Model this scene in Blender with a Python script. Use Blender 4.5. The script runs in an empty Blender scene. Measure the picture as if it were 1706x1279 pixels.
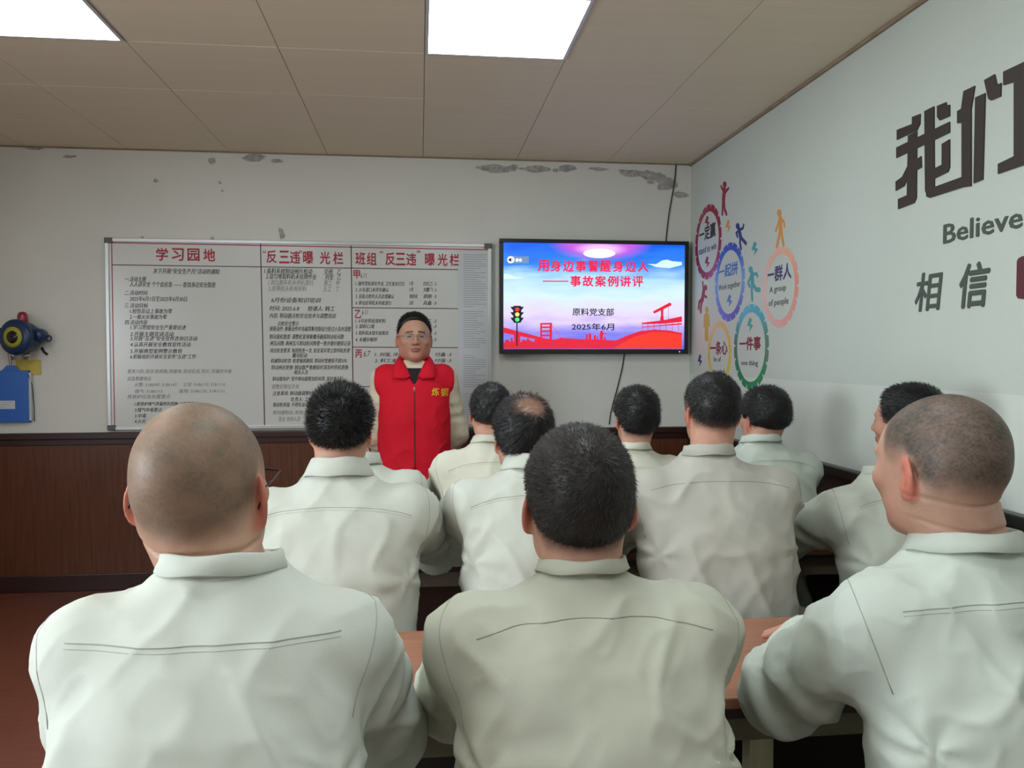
import bpy, bmesh, math, random
import numpy as np
from mathutils import Vector, Matrix
from mathutils.bvhtree import BVHTree
random.seed(7)
S = bpy.context.scene
COL = S.collection

# ---------------------------------------------------------------- camera
H, CH, D, XR = 2.65, 1.415, 5.12, 1.745          # ceiling, camera height, back wall, right wall
XL, YB = -3.3, -2.6                               # left wall, rear wall
FPX = 1350.0
TH = math.atan(47 / FPX); PS = math.atan(153 / math.hypot(FPX, 47))
cam_d = bpy.data.cameras.new('camera'); cam = bpy.data.objects.new('camera', cam_d); COL.objects.link(cam)
cam.location = (0, 0, CH); cam.rotation_euler = (math.pi / 2 - TH, 0, -PS)
cam_d.sensor_fit = 'HORIZONTAL'; cam_d.sensor_width = 36; cam_d.lens = FPX / 1706 * 36
cam_d.clip_start = 0.02
S.camera = cam

# ---------------------------------------------------------------- world, daylight, exposure
S.view_settings.view_transform = 'Standard'; S.view_settings.look = 'None'
S.view_settings.gamma = 1; S.view_settings.use_curve_mapping = False
S.view_settings.exposure = 0.38
PANEL_E = 9.0
DAY_E = 100.0
w = bpy.data.worlds.new('world'); S.world = w; w.use_nodes = True
w.node_tree.nodes['Background'].inputs[0].default_value = (0.80, 0.90, 1.0, 1)
w.node_tree.nodes['Background'].inputs[1].default_value = 1.0
def area(name, loc, rot, sx, sy, e, col):
    l = bpy.data.lights.new(name, 'AREA'); l.shape = 'RECTANGLE'; l.size = sx; l.size_y = sy; l.energy = e; l.color = col
    o = bpy.data.objects.new(name, l); o.location = loc; o.rotation_euler = rot; COL.objects.link(o); return o
area('daylight_window', (XL - 0.35, 0.55, 1.62), (0, -math.pi / 2 , 0), 1.2, 1.9, DAY_E, (0.86, 0.95, 1.0))

# ---------------------------------------------------------------- projection helpers (pixel -> point on a real plane)
_F = Vector((math.sin(PS) * math.cos(TH), math.cos(PS) * math.cos(TH), -math.sin(TH)))
_R = Vector((math.cos(PS), -math.sin(PS), 0)); _U = _R.cross(_F)
def at(px, py, X=None, Y=None, Z=None):
    r = _F + _R * ((px - 853) / FPX) - _U * ((py - 639.5) / FPX)
    if Y is not None: t = Y / r.y
    elif X is not None: t = X / r.x
    else: t = (Z - CH) / r.z
    return Vector((r.x * t, r.y * t, CH + r.z * t))

# ---------------------------------------------------------------- materials
def srgb(c):
    return tuple((x / 255 / 12.92 if x / 255 <= 0.04045 else ((x / 255 + 0.055) / 1.055) ** 2.4) for x in c[:3]) + (1,)
MATS = {}
def mat(name, col, rough=0.6, metal=0, noise=0.0, nscale=20, bump=0.0, bscale=60, stretch=(1, 1, 1), emit=0, spec=0.5, attr=None, coat=0, trans=0, sss=0):
    if name in MATS: return MATS[name]
    m = bpy.data.materials.new(name); m.use_nodes = True; nt = m.node_tree; N = nt.nodes; L = nt.links
    b = N['Principled BSDF']
    b.inputs['Roughness'].default_value = rough; b.inputs['Metallic'].default_value = metal
    b.inputs['Specular IOR Level'].default_value = spec
    c = srgb(col); b.inputs['Base Color'].default_value = c
    if coat: b.inputs['Coat Weight'].default_value = coat; b.inputs['Coat Roughness'].default_value = 0.15
    if trans: b.inputs['Transmission Weight'].default_value = trans
    if sss:
        b.inputs['Subsurface Weight'].default_value = sss; b.inputs['Subsurface Radius'].default_value = (0.012, 0.004, 0.002)
    tc = N.new('ShaderNodeTexCoord'); mp = N.new('ShaderNodeMapping'); mp.inputs['Scale'].default_value = stretch
    L.new(tc.outputs['Object'], mp.inputs[0])
    src = None
    if attr:
        a = N.new('ShaderNodeAttribute'); a.attribute_name = attr; src = a.outputs['Color']
        L.new(src, b.inputs['Base Color'])
    if noise:
        n = N.new('ShaderNodeTexNoise'); n.inputs['Scale'].default_value = nscale; n.inputs['Detail'].default_value = 5
        L.new(mp.outputs[0], n.inputs[0])
        mr = N.new('ShaderNodeMapRange'); mr.inputs[1].default_value = .25; mr.inputs[2].default_value = .75
        mr.inputs[3].default_value = 1 - noise; mr.inputs[4].default_value = 1 + noise
        L.new(n.outputs[0], mr.inputs[0])
        mx = N.new('ShaderNodeMix'); mx.data_type = 'RGBA'; mx.blend_type = 'MULTIPLY'; mx.inputs[0].default_value = 1
        if src: L.new(src, mx.inputs[6])
        else: mx.inputs[6].default_value = c
        L.new(mr.outputs[0], mx.inputs[7]); L.new(mx.outputs[2], b.inputs['Base Color'])
    if bump:
        n2 = N.new('ShaderNodeTexNoise'); n2.inputs['Scale'].default_value = bscale; n2.inputs['Detail'].default_value = 3
        L.new(mp.outputs[0], n2.inputs[0])
        bp = N.new('ShaderNodeBump'); bp.inputs['Strength'].default_value = bump; bp.inputs['Distance'].default_value = 0.01
        L.new(n2.outputs[0], bp.inputs['Height']); L.new(bp.outputs[0], b.inputs['Normal'])
    if emit:
        b.inputs['Emission Color'].default_value = c; b.inputs['Emission Strength'].default_value = emit
        if attr: L.new(src, b.inputs['Emission Color'])
    MATS[name] = m
    return m

# ---------------------------------------------------------------- object helpers
def link(name, me, m=None, parent=None, smooth=False):
    o = bpy.data.objects.new(name, me); COL.objects.link(o)
    if m is not None and not me.materials: me.materials.append(m)
    if parent: o.parent = parent
    if smooth:
        for p in me.polygons: p.use_smooth = True
    return o
def thing(name, label, cat, loc=(0, 0, 0), rz=0, group=None):
    o = bpy.data.objects.new(name, None); COL.objects.link(o); o.location = loc; o.rotation_euler = (0, 0, rz)
    o.empty_display_size = .1
    return tag(o, label, cat, group)
def tag(o, label, cat, group=None):
    o['label'] = label; o['category'] = cat
    if group: o['group'] = group
    return o
def meshpy(vs, fs):
    me = bpy.data.meshes.new('m'); me.from_pydata([tuple(v) for v in vs], [], fs); me.update(); return me
def box_bm(bm, a, b, bev=0):
    r = bmesh.ops.create_cube(bm, size=1)
    c = [(a[i] + b[i]) / 2 for i in range(3)]; s = [abs(b[i] - a[i]) for i in range(3)]
    for v in r['verts']: v.co = Vector([v.co[i] * s[i] + c[i] for i in range(3)])
    if bev:
        es = set(e for v in r['verts'] for e in v.link_edges)
        bmesh.ops.bevel(bm, geom=list(es), offset=bev, segments=2, affect='EDGES', profile=.6)
def box(name, a, b, m, parent=None, bev=0, kind=None):
    bm = bmesh.new(); box_bm(bm, a, b, bev); me = bpy.data.meshes.new(name); bm.to_mesh(me); bm.free()
    o = link(name, me, m, parent)
    if kind: o['kind'] = kind
    return o
def tube_data(pts, r, n=8, taper=None):
    pts = [Vector(p) for p in pts]; vs = []; fs = []
    up = Vector((0, 0, 1)); prev = None
    for i, p in enumerate(pts):
        t = (pts[min(i + 1, len(pts) - 1)] - pts[max(i - 1, 0)]).normalized()
        if prev is None:
            u = t.cross(up); 
            if u.length < .1: u = t.cross(Vector((1, 0, 0)))
        else: u = prev - t * prev.dot(t)
        u.normalize(); prev = u; v = t.cross(u)
        rr = r[i] if isinstance(r, (list, tuple)) else r
        for k in range(n):
            a = 2 * math.pi * k / n; vs.append(p + u * math.cos(a) * rr + v * math.sin(a) * rr)
    for i in range(len(pts) - 1):
        for k in range(n):
            a = i * n + k; b = i * n + (k + 1) % n; fs.append((a, b, b + n, a + n))
    fs.append(tuple(range(n))[::-1]); fs.append(tuple((len(pts) - 1) * n + k for k in range(n)))
    return vs, fs
def tube(name, pts, r, m, parent=None, n=8):
    vs, fs = tube_data(pts, r, n); return link(name, meshpy(vs, fs), m, parent, True)
def lathe(name, prof, m, parent=None, n=24, mtx=None):
    vs = []; fs = []
    for r, z in prof:
        for k in range(n):
            a = 2 * math.pi * k / n; v = Vector((r * math.cos(a), r * math.sin(a), z)); vs.append(mtx @ v if mtx else v)
    for i in range(len(prof) - 1):
        for k in range(n):
            a = i * n + k; b = i * n + (k + 1) % n; fs.append((a, b, b + n, a + n))
    fs.append(tuple(range(n))[::-1]); fs.append(tuple((len(prof) - 1) * n + k for k in range(n)))
    return link(name, meshpy(vs, fs), m, parent, True)
def prism(pts2, f, th):
    """extrude a 2d polygon; f maps (u, v, w) to a point, w = outward distance"""
    n = len(pts2)
    a = sum(pts2[i][0] * pts2[(i + 1) % n][1] - pts2[(i + 1) % n][0] * pts2[i][1] for i in range(n))
    if a < 0: pts2 = pts2[::-1]
    vs = [f(u, v, th) for u, v in pts2] + [f(u, v, 0) for u, v in pts2]
    fs = [tuple(range(n))] + [(i, i + n, (i + 1) % n + n, (i + 1) % n) for i in range(n)] + [tuple(range(n, 2 * n))[::-1]]
    return vs, fs
def join(parts):
    V = []; Fc = []
    for vs, fs in parts:
        o = len(V); V += list(vs); Fc += [tuple(i + o for i in f) for f in fs]
    return V, Fc
# text: queued as curves, then all turned into meshes with a single evaluation
TXT = []
def text(name, s, size, mtx, m, parent, off=0.0, ext=0.0006, shear=0, align='CENTER', sx=1.0, space=1.0, line=1.0):
    c = bpy.data.curves.new(name, 'FONT'); c.body = s; c.size = size; c.align_x = align; c.align_y = 'CENTER'
    c.offset = off * size; c.extrude = ext; c.shear = shear; c.resolution_u = 2; c.space_character = space; c.space_line = line
    o = bpy.data.objects.new(name + '_curve', c); COL.objects.link(o)
    TXT.append((name, o, mtx @ Matrix.Diagonal((sx, 1, 1, 1)), m, parent))
def flush_text():
    bpy.context.view_layer.update(); dg = bpy.context.evaluated_depsgraph_get()
    for name, o, mtx, m, parent in TXT:
        me = bpy.data.meshes.new_from_object(o.evaluated_get(dg)); me.materials.clear()
        me.transform(mtx)
        link(name, me, m, parent)
    for _, o, _, _, _ in TXT:
        c = o.data; bpy.data.objects.remove(o); bpy.data.curves.remove(c)
    TXT.clear()
def wall_back_m(x, z, off=0.0):      # text plane on the back wall, facing -Y
    return Matrix.Translation((x, D - off, z)) @ Matrix.Rotation(math.pi / 2, 4, 'X')
def wall_right_m(y, z, off=0.0):     # on the right wall, facing -X, reading direction -Y
    return Matrix.Translation((XR - off, y, z)) @ Matrix.Rotation(-math.pi / 2, 4, 'Z') @ Matrix.Rotation(math.pi / 2, 4, 'X')

# ---------------------------------------------------------------- numpy: noise, sdf, surface nets
def _hash(i, j, k):
    n = (i * 374761393 + j * 668265263 + k * 2147483647 + 1013904223).astype(np.int64) & 0x7fffffff
    n = ((n ^ (n >> 13)) * 1274126177) & 0x7fffffff
    return ((n ^ (n >> 16)) & 0xffff) / 65535.0
def vnoise(P):
    F = np.floor(P).astype(np.int64); f = P - F; f = f * f * f * (f * (f * 6 - 15) + 10); r = 0
    for a in (0, 1):
        for b in (0, 1):
            for c in (0, 1):
                wgt = (f[:, 0] if a else 1 - f[:, 0]) * (f[:, 1] if b else 1 - f[:, 1]) * (f[:, 2] if c else 1 - f[:, 2])
                r = r + wgt * _hash(F[:, 0] + a, F[:, 1] + b, F[:, 2] + c)
    return r * 2 - 1
def fbm(P, o=3):
    r = 0; a = 1; t = 0
    for i in range(o): r = r + a * vnoise(P * 2 ** i + 17.3 * i); t += a; a *= .5
    return r / t
def smin(a, b, k):
    h = np.clip(.5 + .5 * (b - a) / k, 0, 1); return b + (a - b) * h - k * h * (1 - h)
def smax(a, b, k): return -smin(-a, -b, k)
class G:
    def __init__(s, lo, hi, h):
        s.lo = np.array(lo, dtype=np.float32); s.h = h; n = [int(math.ceil((hi[i] - lo[i]) / h)) + 1 for i in range(3)]
        s.x = (lo[0] + h * np.arange(n[0], dtype=np.float32))[:, None, None]
        s.y = (lo[1] + h * np.arange(n[1], dtype=np.float32))[None, :, None]
        s.z = (lo[2] + h * np.arange(n[2], dtype=np.float32))[None, None, :]
class LG:   # a rotated view of a grid
    def __init__(s, g, c, M):
        X = g.x - c[0]; Y = g.y - c[1]; Z = g.z - c[2]
        s.x = M[0][0] * X + M[1][0] * Y + M[2][0] * Z
        s.y = M[0][1] * X + M[1][1] * Y + M[2][1] * Z
        s.z = M[0][2] * X + M[1][2] * Y + M[2][2] * Z
def ell(g, c, r):
    x = (g.x - c[0]) / r[0]; y = (g.y - c[1]) / r[1]; z = (g.z - c[2]) / r[2]
    k = np.sqrt(x * x + y * y + z * z); k2 = np.sqrt((x / r[0]) ** 2 + (y / r[1]) ** 2 + (z / r[2]) ** 2) + 1e-9
    return k * (k - 1) / k2
def cap(g, a, b, ra, rb):
    a = [float(v) for v in a]; b = [float(v) for v in b]
    d = [b[i] - a[i] for i in range(3)]; L = sum(v * v for v in d) + 1e-12
    t = np.clip(((g.x - a[0]) * d[0] + (g.y - a[1]) * d[1] + (g.z - a[2]) * d[2]) / L, 0, 1)
    return np.sqrt((g.x - a[0] - t * d[0]) ** 2 + (g.y - a[1] - t * d[1]) ** 2 + (g.z - a[2] - t * d[2]) ** 2) - (ra + (rb - ra) * t)
def surfnet(F, g):
    F = F.astype(np.float32); s = F < 0; n = np.array(F.shape) - 1
    cnt = np.zeros(n, np.float32); acc = np.zeros((3,) + tuple(n), np.float32)
    sl = lambda o, ax: slice(o, o + n[ax])
    for ax in range(3):
        o1, o2 = [q for q in range(3) if q != ax]
        for a in (0, 1):
            for b in (0, 1):
                i0 = [0, 0, 0]; i0[o1] = a; i0[o2] = b; i1 = list(i0); i1[ax] = 1
                A = tuple(sl(i0[q], q) for q in range(3)); B = tuple(sl(i1[q], q) for q in range(3))
                m = s[A] != s[B]
                f0 = F[A][m]; f1 = F[B][m]; t = f0 / (f0 - f1)
                cnt[m] += 1; acc[ax][m] += t
                if a: acc[o1][m] += 1
                if b: acc[o2][m] += 1
    act = cnt > 0; idx = -np.ones(n, np.int64); ids = np.argwhere(act); idx[act] = np.arange(len(ids))
    V = g.lo + (ids + (acc[:, act] / cnt[act]).T) * g.h
    Q = []
    for ax in range(3):
        o1, o2 = (ax + 1) % 3, (ax + 2) % 3
        i0 = [slice(None)] * 3; i1 = [slice(None)] * 3; i0[ax] = slice(0, -1); i1[ax] = slice(1, None)
        for q in (o1, o2): i0[q] = slice(1, -1); i1[q] = slice(1, -1)
        a = s[tuple(i0)]; b = s[tuple(i1)]; e = np.argwhere(a != b); sg = a[tuple(e.T)]
        e[:, o1] += 1; e[:, o2] += 1
        def cc(d1, d2):
            k = e.copy(); k[:, o1] += d1; k[:, o2] += d2; return idx[tuple(k.T)]
        q = np.stack([cc(-1, -1), cc(0, -1), cc(0, 0), cc(-1, 0)], 1); q[~sg] = q[~sg][:, ::-1]; Q.append(q)
    return V, np.concatenate(Q)
def relax(V, Q, it=2, lam=.5):
    for _ in range(it):
        acc = np.zeros_like(V); c = np.zeros(len(V))
        for a in range(4):
            for b in ((a + 1) % 4, (a + 3) % 4):
                for k in range(3): acc[:, k] += np.bincount(Q[:, a], V[Q[:, b], k], len(V))
                c += np.bincount(Q[:, a], minlength=len(V))
        V = V + lam * (acc / np.maximum(c, 1)[:, None] - V)
    return V
def normals(V, Q):
    n = np.cross(V[Q[:, 2]] - V[Q[:, 0]], V[Q[:, 3]] - V[Q[:, 1]]); N = np.zeros_like(V)
    for a in range(4):
        for k in range(3): N[:, k] += np.bincount(Q[:, a], n[:, k], len(V))
    return N / (np.linalg.norm(N, axis=1)[:, None] + 1e-12)
def npmesh(V, Q, col=None, tris=None):
    me = bpy.data.meshes.new('m'); nq = len(Q); nt_ = 0 if tris is None else len(tris)
    me.vertices.add(len(V)); me.vertices.foreach_set('co', np.asarray(V, np.float32).ravel())
    lv = Q.ravel() if tris is None else np.concatenate([Q.ravel(), tris.ravel()])
    me.loops.add(len(lv)); me.loops.foreach_set('vertex_index', lv.astype(np.int32))
    me.polygons.add(nq + nt_)
    st = np.concatenate([np.arange(nq) * 4, nq * 4 + np.arange(nt_) * 3])
    me.polygons.foreach_set('loop_start', st.astype(np.int32))
    me.polygons.foreach_set('use_smooth', np.ones(nq + nt_, bool))
    if col is not None:
        a = me.color_attributes.new('Col', 'FLOAT_COLOR', 'POINT')
        a.data.foreach_set('color', np.concatenate([col, np.ones((len(col), 1))], 1).astype(np.float32).ravel())
    me.update(calc_edges=True); me.validate(); return me
def sm(a, b, x):
    t = np.clip((x - a) / (b - a), 0, 1); return t * t * (3 - 2 * t)
def lin(c): return np.array(srgb(c)[:3])
# ---------------------------------------------------------------- people
SKIN = mat('skin', (200, 150, 128), rough=.5, attr='Col', noise=.07, nscale=45, bump=.08, bscale=220, sss=.08, spec=.35)
HAIRM = mat('hair', (20, 18, 18), rough=.45, attr='Col', noise=.2, nscale=90, spec=.35)
SHOE = mat('shoe_leather', (28, 26, 26), rough=.4)
SEAM = {}
def cloth_mat(name, col):
    return mat('cloth_' + name, col, rough=.92, noise=.05, nscale=9, bump=.06, bscale=520, stretch=(1, 1, .6), spec=.12)
def head_d(q, p, ears=True):
    jw = p.get('jaw', 1.0)
    d = ell(q, (0, -.020, .034), (.077, .098, .088))
    d = smin(d, ell(q, (0, .02, .012), (.073, .083, .083)), .03)
    d = smin(d, ell(q, (0, .03, -.045), (.062 * jw, .062, .078)), .03)
    d = smin(d, ell(q, (0, -.050, -.004), (.060 * p.get('occ', 1), .050, .046)), .03)
    d = smin(d, ell(q, (0, .066, -.098), (.028, .025, .022)), .028)
    for s in (-1, 1):
        d = smin(d, ell(q, (s * .046 * jw, .012, -.07), (.020, .030, .030)), .03)
        d = smin(d, ell(q, (s * .048, .066, -.022), (.020, .018, .018)), .02)
    if p.get('face', True):
        for s in (-1, 1): d = smax(d, -ell(q, (s * .031, .108, .006), (.020, .018, .011)), .012)
        for s in (-1, 1):
            d = smin(d, ell(q, (s * .031, .082, .004), (.014, .0135, .012)), .003)
            d = smin(d, cap(q, (s * .014, .097, .023), (s * .045, .086, .024), .006, .005), .010)
        d = smin(d, cap(q, (0, .094, .014), (0, .111, -.026), .007, .011), .012)
        for s in (-1, 1): d = smin(d, ell(q, (s * .012, .102, -.030), (.008, .010, .007)), .006)
        d = smin(d, ell(q, (0, .094, -.056), (.023, .009, .006)), .006)
        d = smin(d, ell(q, (0, .092, -.067), (.019, .010, .006)), .006)
        d = smax(d, -ell(q, (0, .106, -.0612), (.024, .008, .0018)), .003)
    if ears:
        es = p.get('ear', 1.0)
        for s in (-1, 1):
            a = s * math.radians(p.get('eara', 28))
            M = Matrix.Rotation(a, 3, 'Z') @ Matrix.Rotation(math.radians(-10), 3, 'X')
            e = LG(q, (s * .0835, -.008, -.012), M)
            de = ell(e, (0, 0, 0), (.0065 * es, .021 * es, .034 * es))
            de = smin(de, ell(e, (0, .008, -.022), (.006, .010, .011)), .008)
            de = smax(de, -ell(e, (s * .010, .004, .002), (.009, .011, .018)), .004)
            d = smin(d, de, .005)
    return d
def zline(x, y, p):
    k = np.interp(y, [-.12, -.06, -.035, -.015, .0, .02, .045, .06, .075, .11], p.get('hl', [-.064, -.060, -.046, -.02, .006, -.005, .0, .045, .072, .082]))
    return k + p.get('nape', 0) * sm(-.03, -.07, y)
def torso_d(g, zc, prof, dz=0, grow=0):
    zs, a, b, yc = prof; z = g.z
    A = np.interp(z.ravel(), zs, a).reshape(z.shape) + grow; B = np.interp(z.ravel(), zs, b).reshape(z.shape) + grow
    C = np.interp(z.ravel(), zs, yc).reshape(z.shape); n = 2.35
    d = ((np.abs(g.x / A) ** n + np.abs((g.y - C) / B) ** n) ** (1 / n) - 1) * np.minimum(A, B) * .85
    return smax(smax(d, z - (zc + .0), .012), zs[0] - z, .012)
def make_prof(zc, z0, bs, lean, P):
    L = zc - z0
    rel = np.array([0, .018, .04, .07, .11, .16, .24, .36, .48, .60, .75])[::-1] * bs
    a = np.array([.066, .082, .108, .142, .172, .186, .192, .188, .188, .196, .200])[::-1] * bs * P.get('w', 1)
    b = np.array([.064, .070, .080, .094, .108, .120, .130, .134, .138, .148, .150])[::-1] * bs * P.get('dep', 1)
    nk = P.get('nr', .058); sq = P.get('slope', 1.0)      # slope: fuller trapezius
    a[-1] = nk + .004; a[-2] = nk + .020; a[-3] = nk + .050 * sq; a[-4] = nk + .088 * sq; a[-5] = max(a[-5], a[-4] + .008)
    b[-1] = nk + .002; b[-2] = nk + .007; b[-3] = nk + .018; b[-4] = nk + .034
    zs = zc - rel; keep = zs > z0
    t = np.clip((zs - z0) / L, 0, 1)
    yc = lean * t ** 1.2 - P.get('hunch', .025) * np.sin(math.pi * t) 
    return (np.concatenate([[z0], zs[keep]]), np.concatenate([[np.interp(z0, zs, a)], a[keep]]), np.concatenate([[np.interp(z0, zs, b)], b[keep]]), np.concatenate([[0], yc[keep]]))
def hand_mesh():
    g = G((-.06, -.03, -.035), (.065, .20, .035), .0032)
    d = ell(g, (0, .055, 0), (.040, .052, .015)); d = smin(d, cap(g, (0, -.02, 0), (0, .03, 0), .026, .025), .02)
    for x, L, o in ((-.029, .060, 0), (-.010, .074, .004), (.010, .070, .003), (.028, .053, -.004)):
        a = (x, .085 + o, .003); b = (x * 1.15, .085 + o + L * .45, .004); c = (x * 1.2, .085 + o + L * .95, -.014)
        d = smin(d, cap(g, a, b, .0092, .0085), .006); d = smin(d, cap(g, b, c, .0085, .0068), .004)
    d = smin(d, cap(g, (.025, .02, -.003), (.047, .055, -.008), .013, .010), .012)
    d = smin(d, cap(g, (.047, .055, -.008), (.050, .085, -.012), .010, .008), .005)
    V, Q = surfnet(d, g); return relax(V, Q, 2, .4), Q
HAND = hand_mesh()
def shoe_mesh():
    g = G((-.06, -.10, -.005), (.06, .20, .11), .008)
    d = ell(g, (0, .10, .028), (.045, .085, .035)); d = smin(d, cap(g, (0, -.04, .03), (0, .06, .03), .036, .036), .03)
    d = smin(d, cap(g, (0, -.03, .04), (0, -.03, .12), .038, .036), .03); d = smax(d, .002 - g.z, .004)
    V, Q = surfnet(d, g); return npmesh(relax(V, Q, 2), Q)
SHOE_ME = shoe_mesh(); SHOE_ME.materials.append(SHOE)
def place(V, O, Ydir, Zdir, mirror=False, s=1.0):
    y = Vector(Ydir).normalized(); z = Vector(Zdir); z = (z - y * z.dot(y)).normalized(); x = y.cross(z)
    M = np.array([x, y, z]); W = V * np.array([-1 if mirror else 1, 1, 1]) * s
    return W @ M + np.array(O)
def arm_grid(g, d, S0, E, W, r, k=.045, cuff=True):
    d = smin(d, cap(g, S0, E, r[0], r[1]), k)
    return smin(d, cap(g, E, W, r[1] * .98, r[2]), .03)
def wrinkle(V, N, zc, arms, A, seed, bs):
    Pn = V + seed * 3.1
    amp = .0055 * fbm(Pn * np.array([5, 5, 2.6]), 3)
    n = vnoise(Pn @ np.array([[7, 0, 2], [0, 7, 0], [3.5, 0, 5.5]])); amp += .0060 * ((1 - np.abs(n)) ** 5 - .25) * sm(zc - .02, zc - .22, V[:, 2])
    n = vnoise(Pn @ np.array([[9, 0, 5], [0, 9, 0], [-6, 0, 7.]]) + 5); amp += .0035 * ((1 - np.abs(n)) ** 4 - .3); amp += .0011 * fbm(Pn * np.array([22, 22, 16]), 2) + .0013 * ((1 - np.abs(vnoise(Pn @ np.array([[19, 0, 9], [0, 19, 0], [-12, 0, 13.]])))) ** 6 - .15)
    for s, S0, E, W in arms:
        S0 = np.array(S0); E = np.array(E); W = np.array(W)
        ap = np.array([S0[0] * .98, S0[1] - .02, S0[2] - .13 * bs]); d = V - ap; r = np.linalg.norm(d, axis=1)
        th = np.arctan2(d[:, 2], -s * d[:, 0]); amp += .007 * (1 - np.exp(-(r / .085) ** 2)) * np.exp(-(r / .11) ** 1.5) * np.sin(th * 5 + 3 * vnoise(Pn * 6)) 
        ax = E - S0; L = np.linalg.norm(ax); t = ((V - S0) @ ax) / L / L; rad = np.linalg.norm(V - S0 - np.clip(t, 0, 1)[:, None] * ax, axis=1)
        on = sm(.12, .09, rad) * sm(.1, .6, t)
        amp += on * .0036 * np.sin(t * 17 + 4 * vnoise(Pn * 8) + seed)
        ax = W - E; L = np.linalg.norm(ax); t = ((V - E) @ ax) / L / L; rad = np.linalg.norm(V - E - np.clip(t, 0, 1)[:, None] * ax, axis=1)
        amp += sm(.10, .075, rad) * sm(0, .2, t) * .0022 * np.sin(t * 26 + 4 * vnoise(Pn * 9))
    return V + N * (amp * A)[:, None]
def collar_mesh(c, rx, ry, h, flare, tilt, gap=.35, n=72, drop=.0):
    prof = [(.000, -.55), (-.002, .2), (-.001, .85), (.003, 1.0), (.006, .9), (.006 + flare * .5, .3), (.008 + flare, -.35), (.007 + flare, -.42), (.004 + flare * .8, -.35)]
    vs = []; fs = []; m = len(prof)
    for i in range(n + 1):
        a = math.pi / 2 + gap + (2 * math.pi - 2 * gap) * i / n
        fr = max(0, math.sin(a))       # towards the front
        for dr, dz in prof:
            x = math.cos(a) * (rx + dr); y = math.sin(a) * (ry + dr)
            z = dz * h * (1 + .25 * fr) - tilt * y - drop * fr + .0015 * math.sin(a * 5 + dr * 300)
            vs.append((c[0] + x, c[1] + y, c[2] + z))
    for i in range(n):
        for k in range(m):
            a = i * m + k; b = i * m + (k + 1) % m; fs.append((a, a + m, b + m, b))
    fs.append(tuple(range(m))); fs.append(tuple(n * m + k for k in range(m))[::-1])
    return meshpy(vs, fs)
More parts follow.
